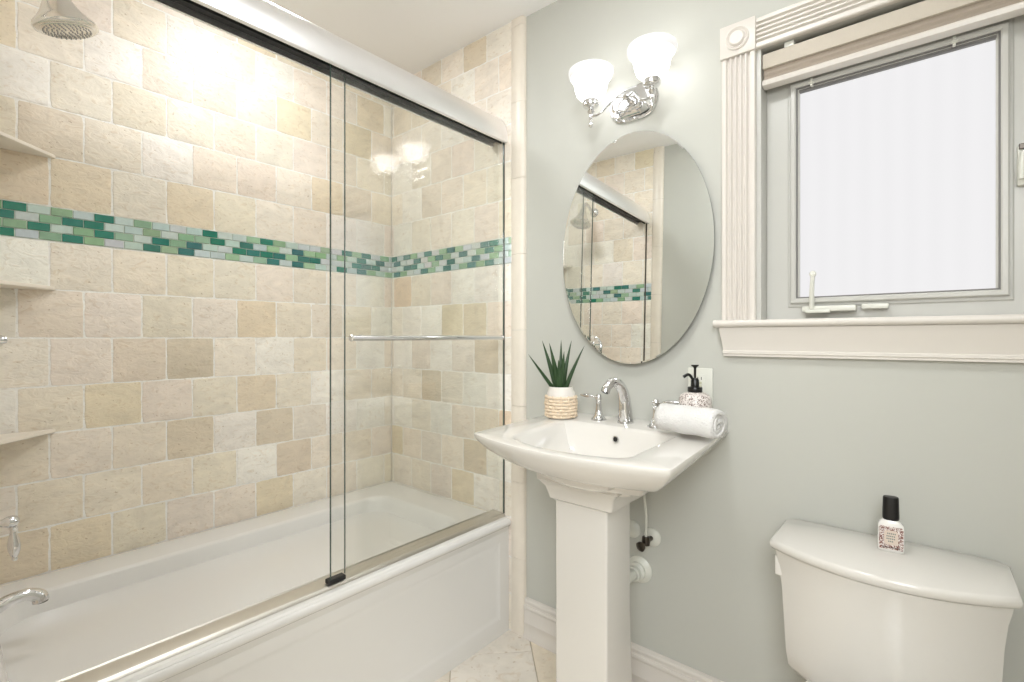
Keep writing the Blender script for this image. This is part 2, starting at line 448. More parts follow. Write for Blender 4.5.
overL = [(-0.688,1.269,'t'),(-0.912,1.114,'b'),(-1.070,1.119,'d'),(-1.311,1.662,'t'),(-1.229,1.836,'d'),(-0.935,1.695,'t'),(-1.062,1.842,'w'),(-0.760,1.842,'p'),(-0.441,1.830,'t'),(-0.684,0.961,'t'),(-0.595,0.760,'w'),(-0.909,0.828,'b'),(-0.604,0.816,'b'),(-0.745,0.843,'w'),(-1.137,0.658,'d'),(-0.828,0.663,'d'),(-0.523,0.653,'b'),(-0.637,0.642,'w'),(-1.345,0.514,'t'),(-1.216,0.519,'t'),(-0.637,2.159,'p'),(-0.951,2.239,'w'),(-0.745,2.449,'t'),(-1.392,0.961,'w'),(-1.277,0.711,'d'),(-1.012,0.684,'d'),(-1.070,0.541,'d'),(-1.277,1.271,'d')]
overR = [(-1.671,1.269,'t'),(-1.506,1.265,'t'),(-1.423,1.116,'b'),(-1.839,0.968,'b'),(-1.671,1.410,'p'),(-2.015,1.431,'o'),(-2.07,1.441,'o'),(-1.312,0.866,'o'),(-1.389,0.867,'d'),(-1.506,0.665,'b'),(-1.580,0.564,'t'),(-1.464,0.573,'w'),(-1.561,2.453,'b'),(-1.725,1.086,'w'),(-1.530,0.983,'w'),(-1.356,1.551,'w'),(-2.023,1.177,'w'),(-1.412,1.431,'w'),(-1.356,0.726,'w'),(-1.725,2.469,'d'),(-1.530,2.006,'p')]
tile_wall('wall_left_tile', lambda u, v, h: (WL + h, u, v), NY + .016, -.016, .1546, (-.991, -.909), overL, '')
tile_wall('wall_back_tile', lambda u, v, h: (u, -h - .003, v), WL + .016, WE, .1425, (-1.650, -1.5755), overR, '')
tile_wall('wall_front_tile', lambda u, v, h: (u, NY + h + .003, v), WL + .016, WE, .1425, (-1.64, -1.568), [], '')

# ---- glass mosaic band
MC = {'D': (36, 122, 106), 'E': (56, 118, 112), 'G': (142, 178, 142), 'H': (154, 186, 156), 'P': (200, 210, 208), 'Q': (190, 207, 203)}
def mosaic(name, to_world, u0, u1, ph, seqs, seed):
    rnd = random.Random(seed)
    bm = new(); cl = bm.loops.layers.float_color.new('tint')
    z0, z1 = 1.4925, 1.5975; rh = (z1 - z0) / 4; L = .0527; g = .0012
    f = bm.faces.new([bm.verts.new(to_world(u, v, .0125)) for u, v in ((u0, z0 - .003), (u1, z0 - .003), (u1, z1 + .003), (u0, z1 + .003))])
    for l in f.loops: l[cl] = srgb(224, 230, 218)
    for r in range(4):
        p = ph + (0 if r % 2 == 0 else L / 2); k = math.floor((u0 - p) / L); last = ''; i = 0
        while True:
            a = p + k * L; b = a + L; k += 1
            if a >= u1 - .003: break
            a = max(a, u0); b = min(b, u1)
            if b - a < .006: continue
            c = seqs[r][i] if i < len(seqs[r]) else rnd.choice([q for q in 'DEGHPQPQ' if q != last])
            last = c; i += 1
            col = srgb(*[max(0, min(255, v + rnd.uniform(-5, 5))) for v in MC[c]])
            A, B = a + g, b - g; Z1 = z1 - r * rh - g; Z0 = z1 - (r + 1) * rh + g
            r0 = [bm.verts.new(to_world(u, v, .0115)) for u, v in ((A, Z0), (B, Z0), (B, Z1), (A, Z1))]
            r1 = [bm.verts.new(to_world(u, v, .0155)) for u, v in ((A, Z0), (B, Z0), (B, Z1), (A, Z1))]
            e = .0013
            r2 = [bm.verts.new(to_world(u, v, .0165)) for u, v in ((A + e, Z0 + e), (B - e, Z0 + e), (B - e, Z1 - e), (A + e, Z1 - e))]
            fs = [bm.faces.new(r2)]
            for x, y in ((r0, r1), (r1, r2)):
                fs += [bm.faces.new((x[q], x[(q + 1) % 4], y[(q + 1) % 4], y[q])) for q in range(4)]
            for f in fs:
                for l in f.loops: l[cl] = col
    o = obj(name, bm, M['mosaic']); o['kind'] = 'structure'
    return o
# leading bricks that lie left of the frame come first in each row
mosaic('trim_1', lambda u, v, h: (WL + h, u, v), NY + .016, -.016, -1.351,
       ['PGDPGPDPGQ', 'DPDPGDDPQG', 'QHGDPGDHPD', 'PGDPGDGPQE'], 3)
mosaic('trim_2', lambda u, v, h: (u, -h - .003, v), WL + .016, WE, -2.05,
       ['DQEGPEPGEHPPED', 'QEPPEPGEGPEPGD', 'PPEEQPGPEPQEPG', 'QEGPPEGPEQGEGD'], 4)
mosaic('trim_3', lambda u, v, h: (u, NY + h + .003, v), WL + .016, WE, -2.03, ['', '', '', ''], 5)

# ---- stone edging strips where the tile ends (far wall and near wall)
def edging(name, ysign, y0):
    bm = new()
    x0, x1 = WE, -1.232
    d = .0215
    prof = [(x0, 0), (x0, d - .002), (x0 + .003, d), (x1 - .018, d), (x1 - .009, d - .0025), (x1 - .003, d - .008), (x1, d - .015), (x1, 0)]
    zs = [0]
    while zs[-1] < CEIL - .2: zs.append(zs[-1] + .305)
    zs.append(CEIL)
    for a, b in zip(zs, zs[1:]):
        prism(bm, [(p[0], y0 + ysign * p[1]) for p in prof], 'z', a + .0006, b - .0006)
    return struct(name, bm, M['marble'], smooth=40)
edging('trim_4', -1, -.0002); edging('trim_5', 1, NY + .0002)
# curved scribe at the top of the tile edging is part of the ceiling line

# ---- floor: diagonal travertine
def floor():
    bm = new(); cl = bm.loops.layers.float_color.new('tint'); sl = bm.loops.layers.float_color.new('shift')
    def paint(f, col, sh):
        for l in f.loops: l[cl] = col; l[sl] = sh
    S = .305; c = math.sqrt(.5)
    ox, oy = -1.137, -.081 + .0    # a joint passes here
    def W(a, b, z): return (ox + (a - b) * c, oy + (a + b) * c, z)
    x0, x1, y0, y1 = -1.34, RX, -3.5, 0.
    f = bm.faces.new([bm.verts.new(p) for p in ((-2.25, -3.6, -.004), (1.2, -3.6, -.004), (1.2, .1, -.004), (-2.25, .1, -.004))]); paint(f, srgb(196, 184, 164), (0, 0, 0, 1))
    for i in range(-14, 12):
        for j in range(-14, 12):
            # direction b is (-1,1): its joints run towards the camera
            A0 = i * S; B0 = j * S + (.0226 if i % 2 else .15)
            cc = W(A0 + S / 2, B0 + S / 2, 0)
            if not (-1.6 < cc[0] < 1.2 and -3.7 < cc[1] < .3): continue
            g = .0022; e = .002
            colr = random.choice([(240, 230, 216), (236, 224, 204), (242, 234, 222), (234, 224, 208)])
            col = srgb(*colr); sh = (random.random(), random.random(), random.random(), 1)
            q = [(A0 + g, B0 + g), (A0 + S - g, B0 + g), (A0 + S - g, B0 + S - g), (A0 + g, B0 + S - g)]
            m0, m1 = (A0 + S / 2, B0 + S / 2), None
            r0 = [bm.verts.new(W(a, b, -.004)) for a, b in q]
            r1 = [bm.verts.new(W(a, b, -.001)) for a, b in q]
            r2 = [bm.verts.new(W(m0[0] + (a - m0[0]) * .985, m0[1] + (b - m0[1]) * .985, 0)) for a, b in q]
            for x, y in ((r0, r1), (r1, r2)):
                for k in range(4): paint(bm.faces.new((x[k], x[(k + 1) % 4], y[(k + 1) % 4], y[k])), col, sh)
            paint(bm.faces.new(r2), col, sh)
    o = obj('floor', bm, M['floor_stone']); o['kind'] = 'structure'
floor()
bm = new(); box(bm, -2.25, 1.2, -3.6, .16, -.1, -.006); struct('floor_slab', bm, M['floor_grout'])

# ---- baseboards (stepped profile)
def baseboard(name, axis, a, b, wall, sgn):
    pr = [(0, 0), (.022, 0), (.022, .008), (.016, .022), (.016, .055), (.0175, .058), (.0175, .064), (.0155, .068), (.0155, .112), (.019, .116), (.02, .124), (.018, .129), (.012, .131), (.012, .139), (.014, .142), (.012, .151), (.006, .155), (0, .155)]
    bm = new(); prism(bm, [(wall + sgn * p[0], p[1]) for p in pr], axis, a, b)
    return struct(name, bm, M['trim'], smooth=35)
baseboard('baseboard_back', 'x', -1.2315, RX, -.0002, -1)
baseboard('baseboard_right', 'y', NY, -.022, RX - .0002, -1)
baseboard('baseboard_front', 'x', -1.2315, -.70, NY + .0002, 1)
# door casing on the near wall, by the doorway
bm = new(); box(bm, -.70, -.614, NY, NY + .004, 0, 2.18, .001); box(bm, -.627, -.614, NY - .13, NY + .004, 0, 2.1, .001); struct('door_1', bm, M['trim'])

# ---------------------------------------------------------------- window
win = bpy.data.objects.new('window_1', None); COL.objects.link(win); win.location = (-.085, .05, HZ0); win['kind'] = 'structure'
win['label'] = 'frosted crank window in white frame with fluted casing'
# jamb liners (reveal)
bm = new()
box(bm, HX0 - .001, HX0 + .012, -.003, .15, HZ0, HZ1, .001); box(bm, HX1 - .012, HX1 + .001, -.003, .15, HZ0, HZ1, .001)
box(bm, HX0, HX1, -.003, .15, HZ1 - .012, HZ1, .001)
obj('jamb_liner', bm, M['vinyl'], win)
# fixed frame, stepped
bm = new()
fx0, fx1, fz0, fz1 = HX0 + .012, HX1 - .012, HZ0 + .002, HZ1 - .012
def ring_frame(bm, x0, x1, z0, z1, w, y0, y1, bev=.002):
    """mitred rectangular frame"""
    o = [(x0, z0), (x1, z0), (x1, z1), (x0, z1)]; i = [(x0 + w, z0 + w), (x1 - w, z0 + w), (x1 - w, z1 - w), (x0 + w, z1 - w)]
    ch = bev
    o2 = [(x0 + ch, z0 + ch), (x1 - ch, z0 + ch), (x1 - ch, z1 - ch), (x0 + ch, z1 - ch)]
    i2 = [(x0 + w - ch, z0 + w - ch), (x1 - w + ch, z0 + w - ch), (x1 - w + ch, z1 - w + ch), (x0 + w - ch, z1 - w + ch)]
    rs = [[bm.verts.new((p[0], y, p[1])) for p in r] for r, y in ((o, y1), (o, y0 + ch), (o2, y0), (i2, y0), (i, y0 + ch), (i, y1))]
    rs.append(rs[0])
    for a, b in zip(rs, rs[1:]):
        for k in range(4): bm.faces.new((a[k], a[(k + 1) % 4], b[(k + 1) % 4], b[k]))
SX0, SX1, SZ0, SZ1 = -.308, .142, 1.277, 1.995
ring_frame(bm, fx0, fx1, fz0, fz1, .062, .060, .14)
obj('window_frame', bm, M['vinyl'], win)
bm = new(); ring_frame(bm, SX0 - .006, SX1 + .006, SZ0 - .001, 1.925, .030, .056, .12, .003)
ring_frame(bm, SX0 + .002, SX1 - .002, SZ0 + .010, 1.915, .0145, .046, .12, .003)
obj('sash', bm, M['vinyl'], win)
bm = new(); ring_frame(bm, -.2925, .1265, 1.3005, 1.902, .0048, .052, .12, .001)
obj('gasket', bm, M['gasket'], win)
bm = new(); box(bm, -.2885, .1222, .0695, .074, 1.305, 1.898)
obj('pane', bm, M['pane'], win)
# a thin grey outer stop at the head of the glass
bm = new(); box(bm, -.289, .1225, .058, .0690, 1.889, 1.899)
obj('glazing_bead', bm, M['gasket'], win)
# crank operator and lever
bm = new(); box(bm, -.272, -.148, .022, .056, 1.262, 1.277, .003); box(bm, -.262, -.205, .012, .03, 1.258, 1.266, .002)
op = obj('crank_operator', bm, M['plate'], win, 40)
bm = new()
tube(bm, [(-.2485, .026, 1.270), (-.2480, .022, 1.31), (-.2465, .020, 1.338), (-.245, .020, 1.362)], [.0090, .0088, .0080, .0075], 12, flat=.7)
lathe(bm, [(0, -.007), (.0065, -.006), (.0088, 0), (.0065, .006), (0, .007)], (-.245, .019, 1.365), (0, 1, 0), 16)
obj('crank_handle', bm, M['plate'], win, 40)
bm = new(); box(bm, -.137, -.080, .034, .057, 1.266, 1.279, .003); lathe(bm, [(0, 0), (.0022, 0), (.0022, .002), (0, .002)], (-.133, .033, 1.273), (0, 1, 0), 10)
obj('sash_latch', bm, M['plate'], win, 40)
# side lock lever on the right of the frame
bm = new(); box(bm, .152, .172, .046, .062, 1.535, 1.625, .003)
tube(bm, [(.162, .046, 1.60), (.161, .036, 1.605), (.158, .030, 1.57), (.158, .028, 1.545)], .006, 10)
obj('lock_lever', bm, M['plate'], win, 40)
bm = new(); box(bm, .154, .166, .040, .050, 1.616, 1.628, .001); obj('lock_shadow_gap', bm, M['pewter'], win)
# hardware clips on the sash head
for xx in (-.252, .045):
    bm = new(); box(bm, xx - .003, xx + .003, .040, .056, 1.893, 1.914, .001); box(bm, xx - .007, xx + .007, .038, .046, 1.898, 1.903, .001)
    obj('blind_clip', bm, M['plate'], win)

# fluted casing with corner rosettes
def flutes(n, w, d0=.019, dep=.009):
    """profile across the casing: list of (u, depth)"""
    pts = [(0, 0), (0, d0 - .003), (.003, d0), (.011, d0)]
    span = w - .022; p = span / n
    for i in range(n):
        a = .011 + i * p
        pts.append((a + p * .13, d0))
        for k in range(1, 5):
            t = k / 5; pts.append((a + p * .13 + t * p * .74, d0 - dep * math.sin(PI * t)))
        pts.append((a + p * .87, d0))
        pts.append((a + p, d0))
    pts += [(w - .003, d0), (w, d0 - .003), (w, 0)]
    return pts
CW = .1
def casing_v(x0, z0, z1):
    bm = new(); prism(bm, [(x0 + p[0], -p[1]) for p in flutes(5, .093)], 'z', z0, z1)
    return obj('casing_side', bm, M['trim'], win, 12)
casing_v(HX0 - .093, HZ0, HZ1 - .013); casing_v(HX1, HZ0, HZ1 - .013)
bm = new(); prism(bm, [(-p[1], HZ1 - .012 + p[0]) for p in flutes(5, .086)], 'x', HX0, HX1)
obj('casing_head', bm, M['trim'], win, 12)
for x0 in (HX0 - .0965, HX1 - .0035):
    bm = new(); z0 = HZ1 - .016
    box(bm, x0 + .001, x0 + CW - .001, -.026, 0, z0, z0 + .095, .002)
    lathe(bm, [(.033, -.0005), (.033, .003), (.0305, .005), (.0275, .003), (.0245, -.0002)], (x0 + CW / 2, -.0262, z0 + .0475), (0, -1, 0), 32, cap=False)
    lathe(bm, [(.0225, -.0005), (.0215, .004), (.018, .0075), (.010, .0085), (.004, .0075), (0, .0070)], (x0 + CW / 2, -.0262, z0 + .0475), (0, -1, 0), 32, cap=False)
    obj('corner_rosette', bm, M['trim'], win, 30)
# stool and apron
bm = new()
prism(bm, [(.055, HZ0 + .003), (-.040, HZ0 + .003), (-.045, HZ0 + .0005), (-.048, HZ0 - .005), (-.047, HZ0 - .011), (-.042, HZ0 - .016), (-.030, HZ0 - .018), (0, HZ0 - .018), (.055, HZ0 - .018)], 'x', HX0 - CW - .009, HX1 + CW + .009)
obj('window_sill', bm, M['trim'], win, 40)
ap = [(0, 1.220), (-.034, 1.220), (-.034, 1.213), (-.030, 1.200), (-.023, 1.180), (-.018, 1.160), (-.0165, 1.153), (-.019, 1.151), (-.019, 1.144), (-.016, 1.142), (-.016, 1.136), (0, 1.136)]
xa0, xa1 = HX0 - CW + .005, HX1 + CW - .005
bm = new(); loft(bm, [[(xa0 + (.012 + p[0] * .35 if p[0] < -.001 else .010), p[0], p[1]) for p in ap], [(xa1 - (.012 + p[0] * .35 if p[0] < -.001 else .010), p[0], p[1]) for p in ap]])
obj('sill_apron', bm, M['trim'], win, 30)

# ---------------------------------------------------------------- pleated shade pulled up
t = thing('window_shade', 'beige fabric shade pulled up tight under the window head', 'window shade', (-.085, .02, 1.92))
x0, x1 = HX0 + .014, HX1 - .014
bm = new(); box(bm, x0, x1, .004, .042, 1.962, 2.004, .002); obj('headrail', bm, M['blind'], t, 40)
bm = new(); prism(bm, [(.012, 1.962), (.014, 1.955), (.0115, 1.948), (.014, 1.941), (.0115, 1.934), (.012, 1.926), (.036, 1.926), (.036, 1.962)], 'x', x0 + .001, x1 - .001); obj('folded_fabric', bm, M['blind_dark'], t, 30)
bm = new(); prism(bm, [(.002, 1.928), (.000, 1.924), (.002, 1.914), (.008, 1.911), (.030, 1.911), (.034, 1.928)], 'x', x0, x1); obj('bottom_rail', bm, M['trim'], t, 30)
for xx in (-.30, .13):
    bm = new(); box(bm, xx - .012, xx + .012, .004, .03, 2.004, 2.0175, .001); obj('bracket', bm, M['plate'], t)

# ---------------------------------------------------------------- bathtub
TX0, TX1, TY0, TY1, TZ = -2.093, -1.300, -1.500, -.0205, .459
tub = thing('bathtub', 'white alcove bathtub with recessed panel front below the glass doors', 'bathtub', (-1.7, -.76, 0))
bm = new()
def R(x0, x1, y0, y1, r, z): return rrect(x0, x1, y0, y1, r, z, 7)
rings = [R(TX0, TX1 - .01, TY0, TY1, .004, .40), R(TX0, TX1 - .002, TY0, TY1, .006, .437), R(TX0, TX1, TY0, TY1, .006, .447), R(TX0 + .002, TX1 - .003, TY0 + .002, TY1 - .002, .006, .455), R(TX0 + .006, TX1 - .010, TY0 + .006, TY1 - .006, .006, TZ),
         R(-1.972, -1.400, -1.455, -.163, .085, TZ), R(-1.965, -1.408, -1.448, -.170, .085, .4575), R(-1.958, -1.415, -1.441, -.178, .085, .452), R(-1.953, -1.421, -1.435, -.186, .085, .440),
         R(-1.944, -1.431, -1.415, -.220, .10, .358), R(-1.941, -1.434, -1.413, -.223, .10, .352), R(-1.934, -1.441, -1.408, -.230, .10, .349), R(-1.908, -1.467, -1.383, -.258, .10, .345), R(-1.900, -1.475, -1.376, -.266, .10, .341), R(-1.895, -1.480, -1.373, -.272, .10, .330),
         R(-1.885, -1.490, -1.35, -.30, .10, .24), R(-1.865, -1.510, -1.26, -.38, .10, .12), R(-1.83, -1.545, -1.22, -.44, .09, .085), R(-1.75, -1.62, -1.1, -.6, .05, .078)]
loft(bm, rings)
obj('tub_shell', bm, M['acrylic'], tub, 28)
bm = new()   # apron: front skin with a recessed field
AX = -1.3085
def quadring(y0, y1, z0, z1, x): return [(x, y0, z0), (x, y1, z0), (x, y1, z1), (x, y0, z1)]
loft(bm, [quadring(TY0, TY1, 0.0, .44, -1.345), quadring(TY0, TY1, 0.0, .44, AX), quadring(TY0 + .052, TY1 - .052, .062, .375, AX), quadring(TY0 + .062, TY1 - .060, .072, .364, AX - .004), quadring(TY0 + .075, TY1 - .075, .088, .348, AX - .0065)], True)
obj('apron', bm, M['acrylic'], tub, 25)
bm = new(); prism(bm, [(-1.335, .455), (-1.305, .455), (-1.298, .450), (-1.295, .442), (-1.297, .433), (-1.303, .427), (-1.312, .423), (-1.335, .423)], 'y', TY0, TY1); obj('apron_rim', bm, M['acrylic'], tub, 50)
bm = new(); lathe(bm, [(.028, 0), (.028, .003), (.022, .005), (.006, .004), (0, .004)], (-1.70, -1.2, .079), (0, 0, 1), 24); obj('drain', bm, M['chrome'], tub, 40)

# ---------------------------------------------------------------- shower door frame and doors
sf = thing('shower_door_frame', 'silver header rail and bottom track framing the bathtub opening', 'shower door frame', (-1.35, -.76, .46))
bm = new()
pr = [(-1.402, 2.092)]
for k in range(0, 13):
    a = PI / 2 * (1 - k / 12); pr.append((-1.392 + .078 * math.cos(a), 2.000 + .106 * math.sin(a)))
pr += [(-1.3145, 1.986), (-1.318, 1.983), (-1.327, 1.983), (-1.327, 2.010), (-1.394, 2.010), (-1.394, 1.985), (-1.402, 1.985)]
prism(bm, pr, 'y', NY + .018, -.0205)
hd = obj('header', bm, M['satin'], sf, 35)
bm = new(); box(bm, -1.3935, -1.3275, NY + .02, -.022, 2.001, 2.0095); box(bm, -1.3485, -1.3455, NY + .02, -.022, 1.986, 2.001); obj('roller_channel', bm, M['dark'], hd)
bm = new()
prism(bm, [(-1.392, .4595), (-1.392, .474), (-1.390, .475), (-1.387, .4715), (-1.335, .4700), (-1.332, .4685), (-1.326, .4595)], 'y', TY0, -.0205)
obj('bottom_track', bm, M['track'], sf, 30)
for yy0, yy1, nm in ((-.0208, -.0182, 'far'), (NY + .018, NY + .0215, 'near')):
    bm = new(); box(bm, -1.340, -1.331, yy0, yy1, .470, 1.992, .001); 
    obj('wall_jamb', bm, M['pewter'], sf)

def door(name, label, x, y0, y1, z0, z1, th=.006, far_edge=True):
    t = thing(name, label, 'shower door', (x, (y0 + y1) / 2, z0))
    bm = new(); box(bm, x - th / 2, x + th / 2, y0, y1, z0, z1); g = obj('glass_panel', bm, M['glass'], t)
    for (a, b) in ((y0 - .0025, y0 - .0001), (y1 + .0001, y1 + .0025))[:2 if far_edge else 1]:
        bm = new(); box(bm, x - th / 2, x + th / 2, a, b, z0, z1, .0006, 1); obj('glass_edge', bm, M['glass_edge'], t)
    return t
d1 = door('sliding_glass_door', 'clear sliding glass door with a towel bar, nearer the sink', -1.335, -.787, -.0235, .474, 2.0)
d2 = door('sliding_glass_door', 'clear sliding glass door without a bar, behind the one with the towel bar', -1.358, -.727, -.0235, .474, 2.0, far_edge=False)
# towel bar on the outer door
bm = new()
tube(bm, [(-1.296, -.745, 1.189), (-1.296, -.745 + .32, 1.189), (-1.296, -.075, 1.189)], .0085, 16, n=2)
for yy in (-.745, -.075): lathe(bm, [(0, -.003), (.0088, -.003), (.0104, 0), (.0088, .003), (0, .003)], (-1.296, yy, 1.189), (0, 1, 0), 16)
bar = obj('towel_bar', bm, M['chrome'], d1, 40)
for yy in (-.690, -.130):
    bm = new(); tube(bm, [(-1.3315, yy, 1.189), (-1.296, yy, 1.189)], .005, 12, smooth=False)
    lathe(bm, [(.0105, 0), (.0105, .002), (.008, .0045), (.005, .0055)], (-1.3315, yy, 1.189), (1, 0, 0), 16)
    obj('bar_post', bm, M['chrome'], bar, 40)
# plastic guide at the foot of the doors
bm = new(); box(bm, -1.352, -1.3275, -.796, -.742, .4722, .485, .002); g_ = obj('bottom_guide', bm, M['dark'], d1)

# ---------------------------------------------------------------- corner shelves
def shelf(z, label):
    bm = new(); r = .215; x0, y0 = WL + .0155, NY + .0185
    th = .013
    n = 10
    # straight-fronted corner shelf with softened nose
    def ring(k, zz):
        return [(x0, y0, zz), (x0 + r * k, y0, zz), (x0 + r * k - .004, y0 + .006, zz), (x0 + .006, y0 + r * k - .004, zz), (x0, y0 + r * k, zz)]
    loft(bm, [ring(.975, z - th), ring(1, z - th + .003), ring(1, z - .003), ring(.985, z)])
    o = obj('corner_shelf', bm, M['marble'], None, 40)
    return tag(o, label, 'shelf', 'stone corner shelves in the shower')
shelf(1.762, 'triangular cream stone corner shelf above the green mosaic band, topmost of three')
shelf(1.350, 'triangular cream stone corner shelf just below the green mosaic band, middle of three')
shelf(.905, 'triangular cream stone corner shelf nearest the tub, lowest of three')

# ---------------------------------------------------------------- shower head, valve, tub handle, spout
FX = -1.715; FY = NY + .020
t = thing('rain_shower', 'large bell-shaped chrome shower head hanging over the tub', 'shower', (FX, -1.315, 2.0))
hc = Vector((FX, -1.312, 1.990)); ax = Vector((.03, -.30, 1)).normalized()
bm = new()
lathe(bm, [(.0, -.0005), (.060, -.0005), (.0665, .002), (.069, .007), (.066, .014), (.055, .026), (.042, .044), (.031, .066), (.023, .090), (.018, .112), (.0165, .130), (.013, .140), (0, .142)], hc, ax, 40)
hb = obj('bell', bm, M['nickel'], t, 45)
bm = new(); lathe(bm, [(0, -.0035), (.052, -.0035), (.056, -.0015), (.056, 0), (0, 0)], hc, ax, 40)
fc = obj('spray_face', bm, M['nickel'], t, 40)
u_, v_ = frame_from(ax)
bm = new()
for rr, n in ((.011, 6), (.021, 12), (.031, 18), (.041, 24), (.049, 30)):
    for k in range(n):
        a = 2 * PI * k / n; p = hc + u_ * rr * math.cos(a) + v_ * rr * math.sin(a) - ax * .0035
        lathe(bm, [(.0021, 0), (.0016, .0022), (0, .0024)], p, -ax, 6, cap=False)
nz = obj('spray_nozzles', bm, M['nozzle'], t, 40)
top = hc + ax * .138
bm = new(); lathe(bm, [(0, -.016), (.010, -.013), (.0155, -.005), (.0165, 0), (.0155, .006), (.010, .013), (0, .016)], top, ax, 20); obj('swivel_ball', bm, M['chrome'], t, 40)
bm = new(); tube(bm, [(FX, FY, 2.115), (FX, FY + .05, 2.125), (FX, FY + .11, 2.150), tuple(top + Vector((0, -.012, .008)))], .0095, 14); obj('shower_arm', bm, M['chrome'], t, 40)
bm = new(); lathe(bm, [(.031, 0), (.031, .003), (.024, .010), (.012, .014), (0, .014)], (FX, FY - .001, 2.115), (0, 1, 0), 24); obj('escutcheon', bm, M['chrome'], t, 40)

t = thing('shower_valve', 'chrome shower control lever on the tiled wall beside the middle shelf', 'shower valve', (FX, FY, 1.185))
bm = new(); lathe(bm, [(.082, 0), (.082, .003), (.074, .010), (.045, .014), (.030, .020), (.028, .045), (.024, .052), (0, .053)], (FX, FY - .001, 1.185), (0, 1, 0), 36); obj('escutcheon', bm, M['chrome'], t, 40)
bm = new(); tube(bm, [(FX, FY + .045, 1.185), (FX, FY + .068, 1.185)], [.010, .008], 12, n=3)
lathe(bm, [(0, -.012), (.008, -.010), (.0115, 0), (.008, .010), (0, .012)], (FX, FY + .068, 1.185), (0, 1, 0), 16)
tube(bm, [(FX, FY + .062, 1.185), (FX - .02, FY + .066, 1.180), (FX - .055, FY + .068, 1.176), (FX - .078, FY + .068, 1.174)], [.005, .006, .009, .004], 12)
obj('lever', bm, M['chrome'], t, 40)

t = thing('tub_valve_handle', 'chrome tub valve handle with a drop-shaped lever hanging down', 'tap handle', (FX, FY, .74))
bm = new(); lathe(bm, [(.034, 0), (.034, .003), (.026, .010), (.015, .018), (.011, .035), (.010, .05), (0, .05)], (FX, FY - .001, .740), (0, 1, 0), 28); obj('escutcheon', bm, M['chrome'], t, 40)
bm = new(); lathe(bm, [(.008, .045), (.011, .050), (.008, .055), (.0065, .064), (.0095, .072), (.0135, .080), (.0145, .088), (.012, .096), (.006, .101), (0, .102)], (FX, FY - .001, .741), (0, 1, 0), 20); obj('stem', bm, M['chrome'], t, 40)
bm = new(); cy = FY + .088
lathe(bm, [(.0075, .012), (.0085, .016), (.0055, .022), (.0065, .030), (.0105, .046), (.0125, .060), (.0115, .070), (.008, .082), (.005, .088), (.0062, .092), (.004, .097), (0, .098)], (FX, cy, .741), (0, .04, -1), 20); obj('lever', bm, M['chrome'], t, 40)

t = thing('tub_spout', 'curved chrome tub spout over the near end of the bathtub', 'spout', (FX, FY, .55))
bm = new()
tube(bm, [(FX, FY + .002, .522), (FX, FY + .045, .534), (FX, FY + .080, .549), (FX, FY + .112, .552), (FX, FY + .134, .541), (FX, FY + .138, .527)], [.023, .018, .0150, .0145, .0155, .0165], 20, n=8)
obj('spout_body', bm, M['chrome'], t, 40)
bm = new(); lathe(bm, [(.036, 0), (.036, .003), (.030, .010), (.022, .014), (0, .014)], (FX, FY - .001, .522), (0, 1, 0), 28); obj('escutcheon', bm, M['chrome'], t, 40)
bm = new(); lathe(bm, [(0, 0), (.0145, 0), (.0145, .003), (0, .003)], (FX, FY + .138, .5245), (0, 0, 1), 20); obj('outlet', bm, M['dark'], t, 40)

# overflow plate on tub end (near)
# ---------------------------------------------------------------- mirror
mc = Vector((-.7655, -.022, 1.491)); A_, B_ = .2695, .389
mir = thing('oval_mirror', 'frameless oval wall mirror hanging above the sink', 'mirror', mc)
def ell(k, y, n=96): return [(mc.x + (A_ - k) * math.cos(2 * PI * i / n), y, mc.z + (B_ - k) * math.sin(2 * PI * i / n)) for i in range(n)]
bm = new(); loft(bm, [ell(.001, mc.y + .004), ell(0, mc.y + .003), ell(0, mc.y)], True); obj('backing', bm, M['mirror_back'], mir, 40)
bm = new(); loft(bm, [ell(0, mc.y - .0003), ell(0, mc.y - .0030), ell(.005, mc.y - .0031)], True); obj('mirror_glass', bm, M['mirror'], mir, 0.05)
mir.rotation_euler = (math.radians(-1.25), 0, math.radians(1.15))
for (cx_, cz_) in ((-.772, 1.492 + .3905 + .003), (-.772, 1.492 - .3905 - .003)):
    pass

# ---------------------------------------------------------------- vanity light
VX, VY = -.769, -.1
vl = thing('vanity_light', 'chrome two-arm wall light with lit bell glass shades above the mirror', 'wall light', (VX, -.001, 1.985))
def racetrack(w, h, y, n=12):
    pts = []; r = h / 2
    for sx, a0 in ((1, -90), (-1, 90)):
        for k in range(n + 1):
            a = math.radians(a0 + 180 * k / n); pts.append((VX + sx * (w / 2 - r) + r * math.cos(a), y, 1.990 + r * math.sin(a)))
    return pts
bm = new()
loft(bm, [racetrack(.178, .118, -.0005), racetrack(.178, .118, -.006), racetrack(.172, .112, -.009), racetrack(.160, .100, -.009), racetrack(.154, .094, -.015), racetrack(.120, .066, -.021), racetrack(.060, .04, -.023)])
obj('backplate', bm, M['chrome'], vl, 35)
bm = new(); lathe(bm, [(.012, 0), (.012, .010), (.008, .014), (.007, .03), (.010, .034), (.0115, .042), (.007, .049), (0, .050)], (VX, -.02, 1.992), (0, -1, 0), 20); obj('centre_hub', bm, M['chrome'], vl, 40)
SX = (-.878, -.660)
